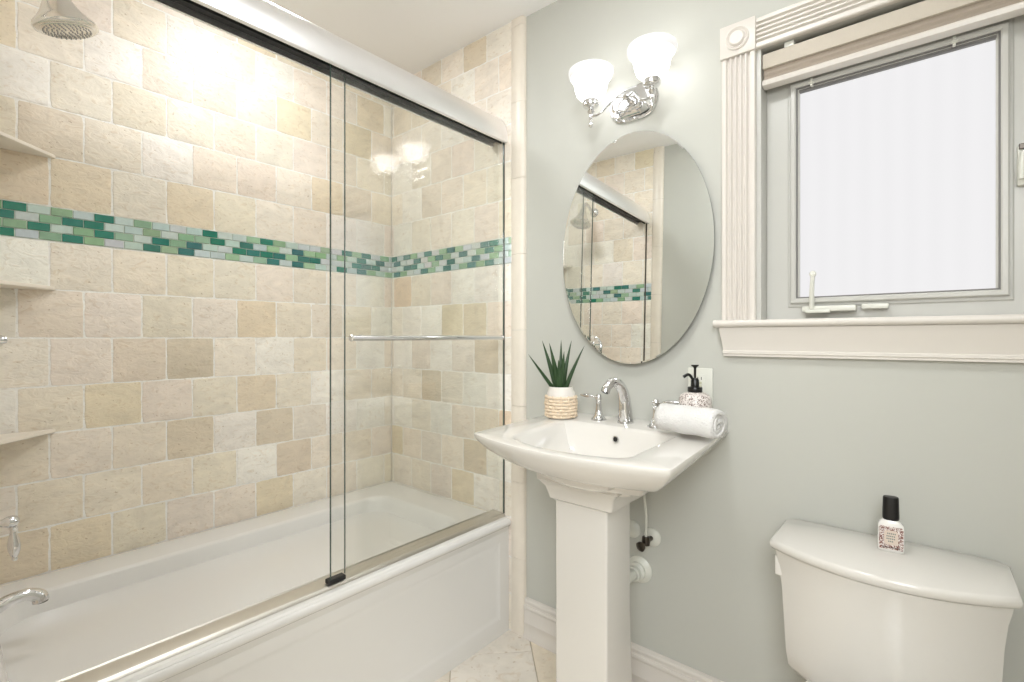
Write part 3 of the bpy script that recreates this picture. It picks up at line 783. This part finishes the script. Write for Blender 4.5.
for sx in SX:
    s = 1 if sx > VX else -1
    bm = new()
    tube(bm, [(VX + s * .004, -.052, 1.994), (VX + s * .028, -.066, 1.996), (VX + s * .048, -.084, 1.974), (VX + s * .070, VY, 1.946), (VX + s * .092, VY, 1.941), (sx, VY, 1.946)], .0042, 12)
    tube(bm, [(VX + s * .010, -.050, 1.992), (VX + s * .030, -.046, 1.985), (VX + s * .034, -.040, 1.965), (VX + s * .010, -.040, 1.955)], .003, 10)
    obj('arm', bm, M['chrome'], vl, 40)
    bm = new()
    lathe(bm, [(0, -.052), (.004, -.051), (.0075, -.046), (.0082, -.041), (.0065, -.036), (.003, -.032), (.003, -.026), (.006, -.022), (.0045, -.016), (.005, -.008), (.0095, -.004), (.0125, .002), (.0085, .008), (.010, .012), (.024, .018), (.027, .022), (.0272, .042), (.025, .046), (.0, .046)], (sx, VY, 1.958), (0, 0, 1), 28)
    obj('socket_cup', bm, M['chrome'], vl, 35)
    bm = new()
    prof = [(.022, .0), (.036, .004), (.046, .014), (.052, .030), (.0555, .048), (.0575, .058), (.059, .067), (.067, .071), (.0725, .077), (.075, .086), (.0755, .095)]
    inn = [(r - .0035, h + .002) for r, h in prof][::-1]
    o = bpy.data.objects.new('lamp_shade', None)
    lathe(bm, prof + [(.0740, .097)] + inn, (0, 0, 0), (0, 0, 1), 40, cap=False)
    me = bpy.data.meshes.new('lamp_shade'); bmesh.ops.recalc_face_normals(bm, faces=bm.faces); bm.to_mesh(me); bm.free(); me.materials.append(M['opal'])
    for p in me.polygons: p.use_smooth = True
    o = bpy.data.objects.new('lamp_shade', me); COL.objects.link(o); o.parent = vl; o.location = Vector((sx, VY, 2.000)) - vl.location

vl.location.x += .003; vl.location.z -= .007

# ---------------------------------------------------------------- pedestal sink
SZ = .915
sk = thing('pedestal_sink', 'white rectangular pedestal sink with bowed front below the oval mirror', 'sink', (-.75, -.3, 0))
# outline corners measured: back left, front left, front right, back right; front edge bowed
def outline(inset, z, n=12, bow=.058, rc=.008):
    """corner order BL -> FL -> bowed front -> FR -> BR"""
    BL = Vector((-1.061, -.003)); FL = Vector((-1.009, -.529)); FR = Vector((-.4125, -.546)); BR = Vector((-.459, -.003))
    cx = -.735
    def ins(p, back=False):
        q = p.copy(); q.x += inset if q.x < cx else -inset
        if not back: q.y += inset
        return q
    bl, fl, fr, br = ins(BL, True), ins(FL), ins(FR), ins(BR, True)
    q1 = (br - bl).normalized(); q2 = (fl - bl).normalized()
    pts = [bl + q1 * .004, bl + (q1 + q2) * .001, bl + q2 * .004]
    # rounded corner at front left
    front = []
    for i in range(n + 1):
        t = i / n; p = fl.lerp(fr, t); p.y -= bow * (1 - (2 * t - 1) ** 2); front.append(p)
    d = (bl - fl).normalized(); pts.append(fl + d * rc); pts.append(fl + d * rc * .35 + (front[1] - fl).normalized() * rc * .35)
    front[0] = fl + (front[1] - fl).normalized() * rc
    d2 = (front[-2] - fr).normalized(); last = fr + d2 * rc
    pts += front[:-1] + [last]
    d3 = (br - fr).normalized(); pts.append(fr + d2 * rc * .35 + d3 * rc * .35); pts.append(fr + d3 * rc); pts += [br - d3 * .004, br - (q1 + d3) * .001, br - q1 * .004]
    return [(p.x, p.y, z) for p in pts]
bm = new()
o_in = []
def basin_ring(k, z, d=0.):
    """inner basin opening, same vertex count as outline"""
    n = 12
    BL = Vector((-.945 + k, -.165 - k * .6)); FL = Vector((-.890 + k, -.492 + k)); FR = Vector((-.535 - k, -.505 + k)); BR = Vector((-.550 - k, -.172 - k * .6))
    bow = .045
    q1 = (BR - BL).normalized(); q2 = (FL - BL).normalized(); q3 = (BR - FR).normalized()
    pts = [BL + q1 * .035, BL + (q1 + q2) * .0102, BL + q2 * .035]
    front = []
    for i in range(n + 1):
        t = i / n; p = FL.lerp(FR, t); p.y -= bow * (1 - (2 * t - 1) ** 2) * (1 - k * 3); front.append(p)
    rc = .03
    d = (BL - FL).normalized(); pts += [FL + d * rc, FL + d * rc * .3 + (front[1] - FL).normalized() * rc * .3]
    front[0] = FL + (front[1] - FL).normalized() * rc
    d2 = (front[-2] - FR).normalized(); last = FR + d2 * rc
    pts += front[:-1] + [last]
    d3 = (BR - FR).normalized(); pts += [FR + d2 * rc * .3 + d3 * rc * .3, FR + d3 * rc, BR - q3 * .035, BR - (q1 + q3) * .0102, BR - q1 * .035]
    return [(p.x, p.y, z) for p in pts]
rings = [outline(.190, .770, bow=.03), outline(.175, .796, bow=.035), outline(.128, .801, bow=.04), outline(.122, .804, bow=.04), outline(.114, .820, bow=.045), outline(.108, .828, bow=.048), outline(.098, .833, bow=.05), outline(.070, .8385), outline(.061, .841),
         outline(.052, .846), outline(.026, .870), outline(.008, .892), outline(.001, .904), outline(.000, .911), outline(.0007, .9138), outline(.0028, SZ),
         basin_ring(-.012, SZ - .0005), basin_ring(-.004, SZ - .003), basin_ring(.004, SZ - .012), basin_ring(.026, SZ - .065), basin_ring(.050, SZ - .100), basin_ring(.075, SZ - .118), basin_ring(.110, SZ - .126)]
loft(bm, rings)
sb = obj('basin', bm, M['porcelain'], sk, 38)
# raised back ledge
bm = new(); 
lathe(bm, [(.0105, 0), (.0105, .0015), (.007, .002), (.0065, -.003)], (-.737, -.1835, .878), (0, -1, .12), 20, cap=False)
obj('overflow_ring', bm, M['chrome'], sk, 40)
bm = new(); lathe(bm, [(0, 0), (.0075, 0), (.0075, .001), (0, .001)], (-.737, -.1845, .878), (0, -1, .12), 18); obj('overflow_hole', bm, M['black'], sk, 40)
bm = new(); lathe(bm, [(.024, 0), (.024, .003), (.018, .005), (0, .0045)], (-.73, -.35, .7875), (0, 0, 1), 24); obj('drain', bm, M['chrome'], sk, 40)
# pedestal: flared cap and square shaft
def sq(x0, x1, y0, y1, z, r=.006): return rrect(x0, x1, y0, y1, r, z, 3)
bm = new()
loft(bm, [sq(-.858, -.650, -.378, -.150, 0), sq(-.858, -.650, -.378, -.150, .03), sq(-.850, -.658, -.370, -.158, .05), sq(-.838, -.668, -.360, -.205, .12), sq(-.838, -.668, -.360, -.220, .40), sq(-.8385, -.668, -.360, -.222, .715), sq(-.844, -.656, -.368, -.20, .7215), sq(-.850, -.645, -.376, -.19, .725),
          sq(-.852, -.642, -.378, -.19, .735), sq(-.860, -.636, -.385, -.18, .760), sq(-.872, -.624, -.396, -.17, .774), sq(-.878, -.616, -.402, -.17, .780), sq(-.879, -.615, -.403, -.17, .802)])
obj('pedestal', bm, M['porcelain'], sk, 35)

# ---------------------------------------------------------------- faucet
fa = thing('faucet', 'chrome widespread faucet with arched spout on the sink deck', 'faucet', (-.752, -.088, SZ))
sp = Vector((-.752, -.090, SZ))
bm = new()
lathe(bm, [(.0268, 0), (.0268, .003), (.0235, .005)], sp, (0, 0, 1), 28)
dirv = Vector((-.38, -1, 0)).normalized()
def fp(f, z): return tuple(sp + dirv * f + Vector((0, 0, z)))
tube(bm, [fp(0, .003), fp(.001, .040), fp(.005, .080), fp(.018, .114), fp(.040, .131), fp(.062, .130), fp(.078, .115), fp(.084, .102)], [.0245, .0220, .0190, .0170, .0158, .0148, .0144, .0148], 24)
spo = obj('spout', bm, M['chrome'], fa, 45)
bm = new()
tip = Vector(fp(.0842, .1015)); dd = (Vector(fp(.084, .102)) - Vector(fp(.078, .115))).normalized()
lathe(bm, [(0, 0), (.0105, 0), (.0105, .0012), (0, .0012)], tip, dd, 18); obj('aerator', bm, M['black'], fa, 40)
def handle(base, dx, dy):
    h = bpy.data.objects.new('handle', None); COL.objects.link(h); h.parent = fa; h.location = base - fa.location
    b = base
    bm = new()
    lathe(bm, [(.0265, 0), (.0265, .0025), (.022, .005), (.0155, .014), (.0115, .028), (.0092, .045), (.0088, .054)], b, (0, 0, 1), 24)
    obj('handle_base', bm, M['chrome'], h, 40)
    bm = new()
    lathe(bm, [(.0088, .054), (.0105, .058), (.0088, .062), (.0075, .064), (.0115, .070), (.0118, .078), (.0085, .084), (.004, .087), (0, .0875)], b, (0, 0, 1), 20)
    obj('collar', bm, M['chrome'], h, 40)
    bm = new(); d = Vector((dx, dy, 0)).normalized()
    p = b + Vector((0, 0, .0755))
    tube(bm, [tuple(p + d * .010), tuple(p + d * .020), tuple(p + d * .034 + Vector((0, 0, .0015))), tuple(p + d * .052 + Vector((0, 0, .003))), tuple(p + d * .064 + Vector((0, 0, .004))), tuple(p + d * .072 + Vector((0, 0, .005)))], [.004, .0036, .0068, .0062, .0042, .0018], 14)
    obj('lever', bm, M['chrome'], h, 45)
handle(Vector((-.848, -.094, SZ)), -1, -.05)
handle(Vector((-.645, -.098, SZ)), 1, .12)

# ---------------------------------------------------------------- potted succulent
pp = Vector((-.968, -.142, SZ + .0005))
pl = thing('potted_succulent', 'small spiky green succulent in rope-wrapped pot on sink corner', 'potted plant', pp)
bm = new()
prof = [(0, 0), (.041, 0), (.0465, .004), (.0495, .018), (.0505, .05), (.0495, .075), (.0465, .088), (.0425, .097), (.0415, .1055), (.0400, .107), (.0385, .1055), (.0385, .090), (0, .090)]
lathe(bm, prof, pp, (0, 0, 1), 40); obj('pot', bm, M['pot'], pl, 45)
# woven rope wrap: stacked twisted coils with a wavy basket weave
bm = new()
nr = 7
for r in range(nr):
    z = .008 + r * .0105
    pts = []; N = 64
    for k in range(N):
        a = 2 * PI * k / N
        w = .0022 * math.sin(a * 12 + (PI if r % 2 else 0))
        rr = .0515 - max(0, (r - 4)) * .0006 + w - (.0032 if r == 0 else 0)
        pts.append(Vector((pp.x + rr * math.cos(a), pp.y + rr * math.sin(a), pp.z + z)))
    rings = []
    for k, p in enumerate(pts):
        a = 2 * PI * k / N; rad = Vector((math.cos(a), math.sin(a), 0)); R_ = .0042 + .0007 * math.sin(a * 24 + r)
        rings.append([bm.verts.new(p + rad * (R_ * math.cos(q * PI / 4)) + Vector((0, 0, R_ * 1.15 * math.sin(q * PI / 4)))) for q in range(8)])
    for k in range(N):
        a, b = rings[k], rings[(k + 1) % N]
        for q in range(8): bm.faces.new((a[q], a[(q + 1) % 8], b[(q + 1) % 8], b[q]))
for k in range(12):
    a = 2 * PI * k / 12 + .1
    tube(bm, [(pp.x + (.0525 + .0025 * math.sin(j * 1.9 + k)) * math.cos(a + .05 * math.sin(j)), pp.y + (.0525 + .0025 * math.sin(j * 1.9 + k)) * math.sin(a + .05 * math.sin(j)), pp.z + .006 + j * .012) for j in range(7)], .0024, 8, n=3)
obj('rope_wrap', bm, M['weave'], pl, 60)
bm = new(); lathe(bm, [(.0385, .0905), (.03, .094), (.015, .0965), (0, .097)], pp, (0, 0, 1), 24, cap=False); obj('soil', bm, M['soil'], pl, 60)
def leaf(dx, dz, dy, w, x0, y0, curl):
    """one pointed fleshy leaf leaning by dx sideways, dy in depth, rising dz"""
    bm = new(); N = 12; rings = []
    rt = Vector((.764, .645, 0)); fw = Vector((-.645, .764, 0))   # leaf fan faces the room
    b = pp + rt * x0 + fw * y0 + Vector((0, 0, .088)); n = 10
    for i in range(N + 1):
        t = i / N
        c = b + rt * (dx * (t ** curl)) + fw * (dy * t) + Vector((0, 0, dz * t))
        ww = w * (1 - t) ** .75 * (1 + .25 * math.sin(PI * t)) + .0004; tt = ww * .42
        rings.append([bm.verts.new(c + rt * ww * math.cos(2 * PI * q / n) + fw * (tt * math.sin(2 * PI * q / n) - (.35 * tt if q in (6, 7, 8, 9) else 0))) for q in range(n)])
    bridge(bm, rings)
    return obj('leaf', bm, M['leaf'], pl, 60)
for a in [(-.095, .130, -.02, .0080, -.018, -.004, 1.0), (-.052, .176, .0, .0095, -.012, .006, 1.1), (-.034, .168, -.018, .0105, -.008, -.010, 1.25), (.004, .178, .012, .0085, -.001, .010, 1.2),
          (.008, .140, -.015, .010, .000, -.012, 1.2), (.032, .176, .010, .0085, .006, .004, 1.35), (.066, .158, -.005, .0080, .013, -.004, 1.2), (-.010, .112, -.022, .012, -.002, -.016, 1.1), (.012, .100, .018, .009, .008, .012, 1.2)]:
    leaf(*a)

# ---------------------------------------------------------------- soap dispenser
sd = Vector((-.527, -.092, SZ + .0005))
so = thing('soap_dispenser', 'speckled ceramic soap dispenser with black pump behind the rolled towel', 'soap dispenser', sd)
bm = new(); lathe(bm, [(0, 0), (.038, 0), (.0435, .004), (.046, .016), (.0465, .075), (.045, .095), (.040, .106), (.030, .112), (.020, .115), (0, .115)], sd, (0, 0, 1), 40)
obj('body', bm, M['speckle'], so, 45)
bm = new(); lathe(bm, [(0, .114), (.0195, .114), (.0205, .117), (.0205, .128), (.0195, .130), (.012, .131), (.0115, .150), (.0095, .153), (.009, .156), (0, .156)], sd, (0, 0, 1), 28)
co = obj('collar', bm, M['black'], so, 40)
bm = new(); lathe(bm, [(.0035, .150), (.0035, .184), (.0055, .188), (.0105, .192), (.0105, .195), (0, .1955)], sd, (0, 0, 1), 20); obj('pump_stem', bm, M['black'], so, 40)
rt = Vector((.764, .645, 0))
bm = new(); 
tube(bm, [tuple(sd + rt * -.004 + Vector((0, 0, .148))), tuple(sd - rt * .014 + Vector((0, 0, .163))), tuple(sd - rt * .022 + Vector((0, 0, .166))), tuple(sd - rt * .034 + Vector((0, 0, .159)))], [.0042, .0042, .0042, .0048], 12); obj('nozzle', bm, M['black'], so, 40)

# ---------------------------------------------------------------- rolled towel
tw = thing('rolled_towel', 'white terry towel rolled up on the right edge of the sink', 'towel', (-.51, -.24, SZ))
def towel():
    bm = new()
    tc = Vector((-.503, -.205, SZ + .0475)); axd = Vector((.985, -.03, 0)).normalized(); axd = Vector((math.cos(math.radians(-9)), math.sin(math.radians(-9)), 0))
    sd_ = Vector((-axd.y, axd.x, 0)); up = Vector((0, 0, 1)); Lh = .086
    turns = 3.1; N = 120; th = .0125
    rnd = random.Random(3)
    M_ = 14
    def P(t, s, off):
        """t: 0 outside .. 1 centre along spiral, s: -1..1 along the axis"""
        ang = 2 * PI * turns * t - 1.1
        r = .0405 * (1 - t) + .003 * t + off
        r += .0010 * math.sin(3 * ang + 2 * s) + .0012 * math.sin(7 * s + ang * 2)
        e = 1 - .10 * max(0, abs(s) - .8) / .2 * (1 - t) * 1.
        r *= e
        rx = r * 1.10 * math.cos(ang); rz = r * .98 * math.sin(ang)
        rz = max(rz, -.0410 + off * .8)
        ls = Lh * s * (1 + .02 * math.sin(ang * 1.5)) + .006 * (t - .3) * (1 if s > 0 else -1) * 0
        return tc + axd * ls + sd_ * rx + up * rz
    outer = [[bm.verts.new(P(i / N, -1 + 2 * j / M_, th / 2)) for j in range(M_ + 1)] for i in range(N + 1)]
    inner = [[bm.verts.new(P(i / N, -1 + 2 * j / M_, -th / 2)) for j in range(M_ + 1)] for i in range(N + 1)]
    for i in range(N):
        for j in range(M_):
            bm.faces.new((outer[i][j], outer[i + 1][j], outer[i + 1][j + 1], outer[i][j + 1]))
            bm.faces.new((inner[i][j], inner[i][j + 1], inner[i + 1][j + 1], inner[i + 1][j]))
        for j in (0, M_):
            bm.faces.new((outer[i][j], inner[i][j], inner[i + 1][j], outer[i + 1][j]))
    for i in (0, N):
        for j in range(M_):
            bm.faces.new((outer[i][j], outer[i][j + 1], inner[i][j + 1], inner[i][j]))
    return bm
o = obj('towel_roll', towel(), M['towel'], tw, 180)

# ---------------------------------------------------------------- outlet
ou = thing('wall_outlet', 'white outlet plate on the wall behind the soap dispenser', 'wall outlet', (-.5425, -.001, 1.04))
bm = new(); box(bm, -.580, -.505, -.0068, -.0003, .979, 1.096, .0022); obj('cover_plate', bm, M['plate'], ou, 40)
bm = new(); box(bm, -.559, -.526, -.0088, -.0066, 1.009, 1.077, .0012); obj('receptacle', bm, M['plate'], ou, 40)
for zz in (1.047, 1.036):
    bm = new(); box(bm, -.549, -.536, -.0105, -.0086, zz, zz + .007, .0008); obj('button', bm, M['led'], ou)
for zz in (1.060, 1.018):
    for xx in (-.5485, -.5375):
        bm = new(); box(bm, xx - .001, xx + .001, -.00895, -.0086, zz, zz + .009); obj('slot', bm, M['dark'], ou)

# ---------------------------------------------------------------- toilet
to = thing('toilet', 'white toilet with bowed tank under the window', 'toilet', (-.085, -.2, 0))
TCX = -.0835
def tring(hw, yb, ys, yf, z, chamf=.0, n=14):
    """tank outline: back yb, sides to ys, bowed front to yf"""
    pts = [(TCX - hw + chamf, yb, z)]
    pts.append((TCX - hw, yb - .0 - (.0 if chamf == 0 else chamf * 1.0), z))
    for i in range(n + 1):
        t = -1 + 2 * i / n
        pts.append((TCX + hw * t * (1 if abs(t) < 1 else .998), ys - (ys - yf) * (1 - abs(t) ** 2.1), z))
    pts.append((TCX + hw, yb - .0 - (.0 if chamf == 0 else chamf), z)); pts.append((TCX + hw - chamf, yb, z))
    return pts
bm = new()
loft(bm, [tring(.150, -.030, -.150, -.205, .345, .01), tring(.166, -.028, -.165, -0.210, .362, .01), tring(.184, -.026, -.175, -0.228, .385, .01), tring(.188, -.025, -.180, -0.238, .42, .01),
          tring(.192, -.025, -.184, -0.244, .50, .01), tring(.196, -.024, -.187, -0.249, .58, .01), tring(.201, -.024, -.191, -0.255, .63, .01), tring(.206, -.024, -.195, -0.260, .655, .01), tring(.208, -.024, -.197, -0.263, .668, .01)])
obj('tank', bm, M['porcelain'], to, 40)
bm = new()
loft(bm, [tring(.2100, -.012, -.196, -0.2620, .6690, .02), tring(.2150, -.010, -.200, -0.2680, .6710, .02), tring(.2185, -.008, -.203, -0.2715, .677, .02), tring(.2195, -.007, -.204, -0.2730, .685, .02), tring(.2180, -.008, -.202, -0.2710, .691, .02), tring(.2140, -.010, -.198, -0.2670, .694, .02)])
obj('tank_lid', bm, M['porcelain'], to, 40)
bm = new(); box(bm, TCX - .2105, TCX - .190, -.192, -.150, .604, .652, .003)
obj('flush_lever', bm, M['porcelain'], to, 40)
# bowl and seat (below the frame, seen only from other positions)
def oval(hw, y0, y1, z, n=28, p=1.0):
    cy = (y0 + y1) / 2; hy = abs(y1 - y0) / 2
    return [(TCX + hw * math.cos(2 * PI * k / n), cy + hy * math.sin(2 * PI * k / n), z) for k in range(n)]
bm = new()
loft(bm, [oval(.115, -.16, -.60, 0), oval(.112, -.16, -.595, .04), oval(.095, -.17, -.55, .12), oval(.12, -.14, -.60, .24), oval(.165, -.10, -.68, .335), oval(.178, -.07, -.705, .36), oval(.178, -.07, -.705, .372), oval(.14, -.25, -.665, .372), oval(.12, -.28, -.63, .30), oval(.06, -.33, -.52, .23)])
obj('bowl', bm, M['porcelain'], to, 50)
bm = new(); loft(bm, [oval(.176, -.275, -.71, .374), oval(.182, -.27, -.715, .380), oval(.180, -.272, -.712, .402), oval(.165, -.285, -.69, .408)]); obj('seat_lid', bm, M['porcelain'], to, 50)

# ---------------------------------------------------------------- bottle on the tank
bo = Vector((-.0695, -.097, .6945))
bt = thing('spray_bottle', 'small white patterned bottle with black cap on the toilet tank lid', 'bottle', bo)
ang = math.radians(5); ca, sa = math.cos(ang), math.sin(ang)
def bl(x, y, z): return (bo.x + x * ca - y * sa, bo.y + x * sa + y * ca, bo.z + z)
def brr(w, d, r, z): return [bl(p[0], p[1], z) for p in rrect(-w, w, -d, d, r, 0, 4)]
bm = new()
loft(bm, [brr(.0225, .012, .006, 0), brr(.0245, .0135, .006, .002), brr(.025, .014, .006, .012), brr(.0245, .014, .006, .055), brr(.0235, .0135, .007, .062), brr(.018, .012, .008, .069), brr(.0135, .0115, .010, .0725), brr(.0115, .0105, .0095, .075)])
obj('bottle_body', bm, M['bottle'], bt, 45)
bm = new()
loft(bm, [brr(.0142, .0118, .0112, .0722), brr(.0160, .0122, .0118, .074), brr(.0162, .0122, .0118, .080), brr(.0152, .0118, .0112, .122), brr(.0142, .0110, .0105, .125), brr(.012, .009, .0085, .1255)])
obj('cap', bm, M['black'], bt, 45)
bm = new()
def face_poly(pts, y): bm.faces.new([bm.verts.new(bl(px, y, pz)) for px, pz in pts])
def slab(pts, y0, y1): loft(bm, [[bl(px, y0, pz) for px, pz in pts], [bl(px, y1, pz) for px, pz in pts]])
slab([(-.0215, .007), (.0215, .007), (.0225, .012), (.0225, .054), (.020, .059), (-.020, .059), (-.0225, .054), (-.0225, .012)], -.0139, -.0145)
obj('label', bm, M['label'], bt)
bm = new(); slab([(-.010, .017), (-.013, .021), (-.013, .046), (-.010, .050), (.010, .050), (.013, .046), (.013, .021), (.010, .017)], -.0144, -.0150); obj('label_centre', bm, M['label_face'], bt)
bm = new()
for (zz, w) in ((.043, .008), (.037, .0095), (.031, .0095), (.025, .006)):
    for k in range(int(w / .0016)):
        xx = -w * .9 + k * .0034
        if xx > w * .9: break
        slab([(xx, zz - .0014), (xx + .0022, zz - .0014), (xx + .0022, zz + .0016), (xx, zz + .0016)], -.0149, -.0153)
obj('label_text', bm, M['label_ink'], bt)
bm = new()
for k in range(9):
    slab([(-.016 + k * .0037, .0095), (-.0138 + k * .0037, .0095), (-.0138 + k * .0037, .0125), (-.016 + k * .0037, .0125)], -.0144, -.0149)
obj('label_line', bm, M['label_black'], bt)

# ---------------------------------------------------------------- plumbing below the sink
def escut(bm, x, z, r, dep=.012):
    lathe(bm, [(r, 0), (r, .003), (r * .93, .006), (r * .6, dep * .8), (r * .45, dep), (0, dep)], (x, -.0004, z), (0, -1, 0), 28)
t = thing('supply_valve', 'white wall plate and dark shut-off valve right of the sink pedestal', 'shut-off valve', (-.700, -.002, .531))
bm = new(); escut(bm, -.700, .531, .030); obj('wall_plate', bm, M['plate'], t, 40)
bm = new(); tube(bm, [(-.700, -.012, .531), (-.700, -.05, .531)], .008, 12, smooth=False)
lathe(bm, [(0, -.012), (.012, -.012), (.014, 0), (.012, .014), (0, .016)], (-.700, -.050, .533), (0, 0, 1), 16)
lathe(bm, [(.006, 0), (.006, .016), (.015, .018), (.016, .026), (.011, .030), (0, .030)], (-.700, -.056, .528), (-.25, -1, -.25), 14)
obj('valve_body', bm, M['pewter'], t, 40)
bm = new(); tube(bm, [(-.700, -.05, .545), (-.699, -.052, .62), (-.702, -.065, .70), (-.705, -.075, .765)], .0042, 10); obj('supply_line', bm, M['plate'], t, 40)
t = thing('supply_valve', 'white wall plate half hidden by the edge of the sink pedestal', 'shut-off valve', (-.795, -.002, .548))
bm = new(); escut(bm, -.772, .541, .030); obj('wall_plate', bm, M['plate'], t, 40)
bm = new(); tube(bm, [(-.790, -.012, .541), (-.800, -.05, .541)], .008, 12, smooth=False); tube(bm, [(-.800, -.05, .541), (-.801, -.055, .65), (-.81, -.07, .765)], .0042, 10); obj('supply_line', bm, M['plate'], t, 40)
t = thing('drain_pipe', 'white drain pipe with wall plate low behind the sink pedestal', 'drain pipe', (-.752, -.002, .406))
bm = new(); escut(bm, -.745, .412, .044, .016); lathe(bm, [(.030, .010), (.030, .022), (.026, .026), (.020, .027)], (-.748, -.0004, .410), (0, -1, 0), 24, cap=False); obj('wall_plate', bm, M['plate'], t, 40)
bm = new(); tube(bm, [(-.748, -.014, .410), (-.752, -.06, .408), (-.756, -.105, .412), (-.757, -.125, .45), (-.755, -.13, .55), (-.752, -.135, .755)], .0185, 16)
lathe(bm, [(.019, 0), (.024, .001), (.024, .016), (.019, .018)], (-.749, -.030, .4095), (0, -1, 0), 20, cap=False)
obj('pipe', bm, M['plate'], t, 40)

# ---------------------------------------------------------------- added ceiling fill and recessed light (just outside the frame)
t = thing('ceiling_fill', 'added round ceiling fill light, unseen, in the bathroom', 'fill light', (-.45, -.95, CEIL))  # unseen glowing dome added to brighten the room and ceiling
bm = new(); lathe(bm, [(.19, 0), (.19, -.004), (.18, -.010), (.17, -.010), (.17, 0)], (-.45, -.95, CEIL - .0005), (0, 0, 1), 40, cap=False); obj('trim_ring', bm, M['satin'], t, 40)
bm = new(); lathe(bm, [(.168, -.003), (.165, -.03), (.145, -.065), (.10, -.09), (.05, -.10), (0, -.102)], (-.45, -.95, CEIL - .0005), (0, 0, 1), 40, cap=False); obj('fill_dome', bm, M['fill_lens'], t, 60)
t = thing('recessed_light', 'round recessed light in the ceiling over the tub', 'recessed light', (-1.68, -.77, CEIL))
bm = new(); lathe(bm, [(.13, 0), (.13, -.003), (.12, -.006), (.113, -.004), (.113, 0)], (-1.68, -.77, CEIL - .0005), (0, 0, 1), 40, cap=False); obj('trim_ring', bm, M['trim'], t, 40)
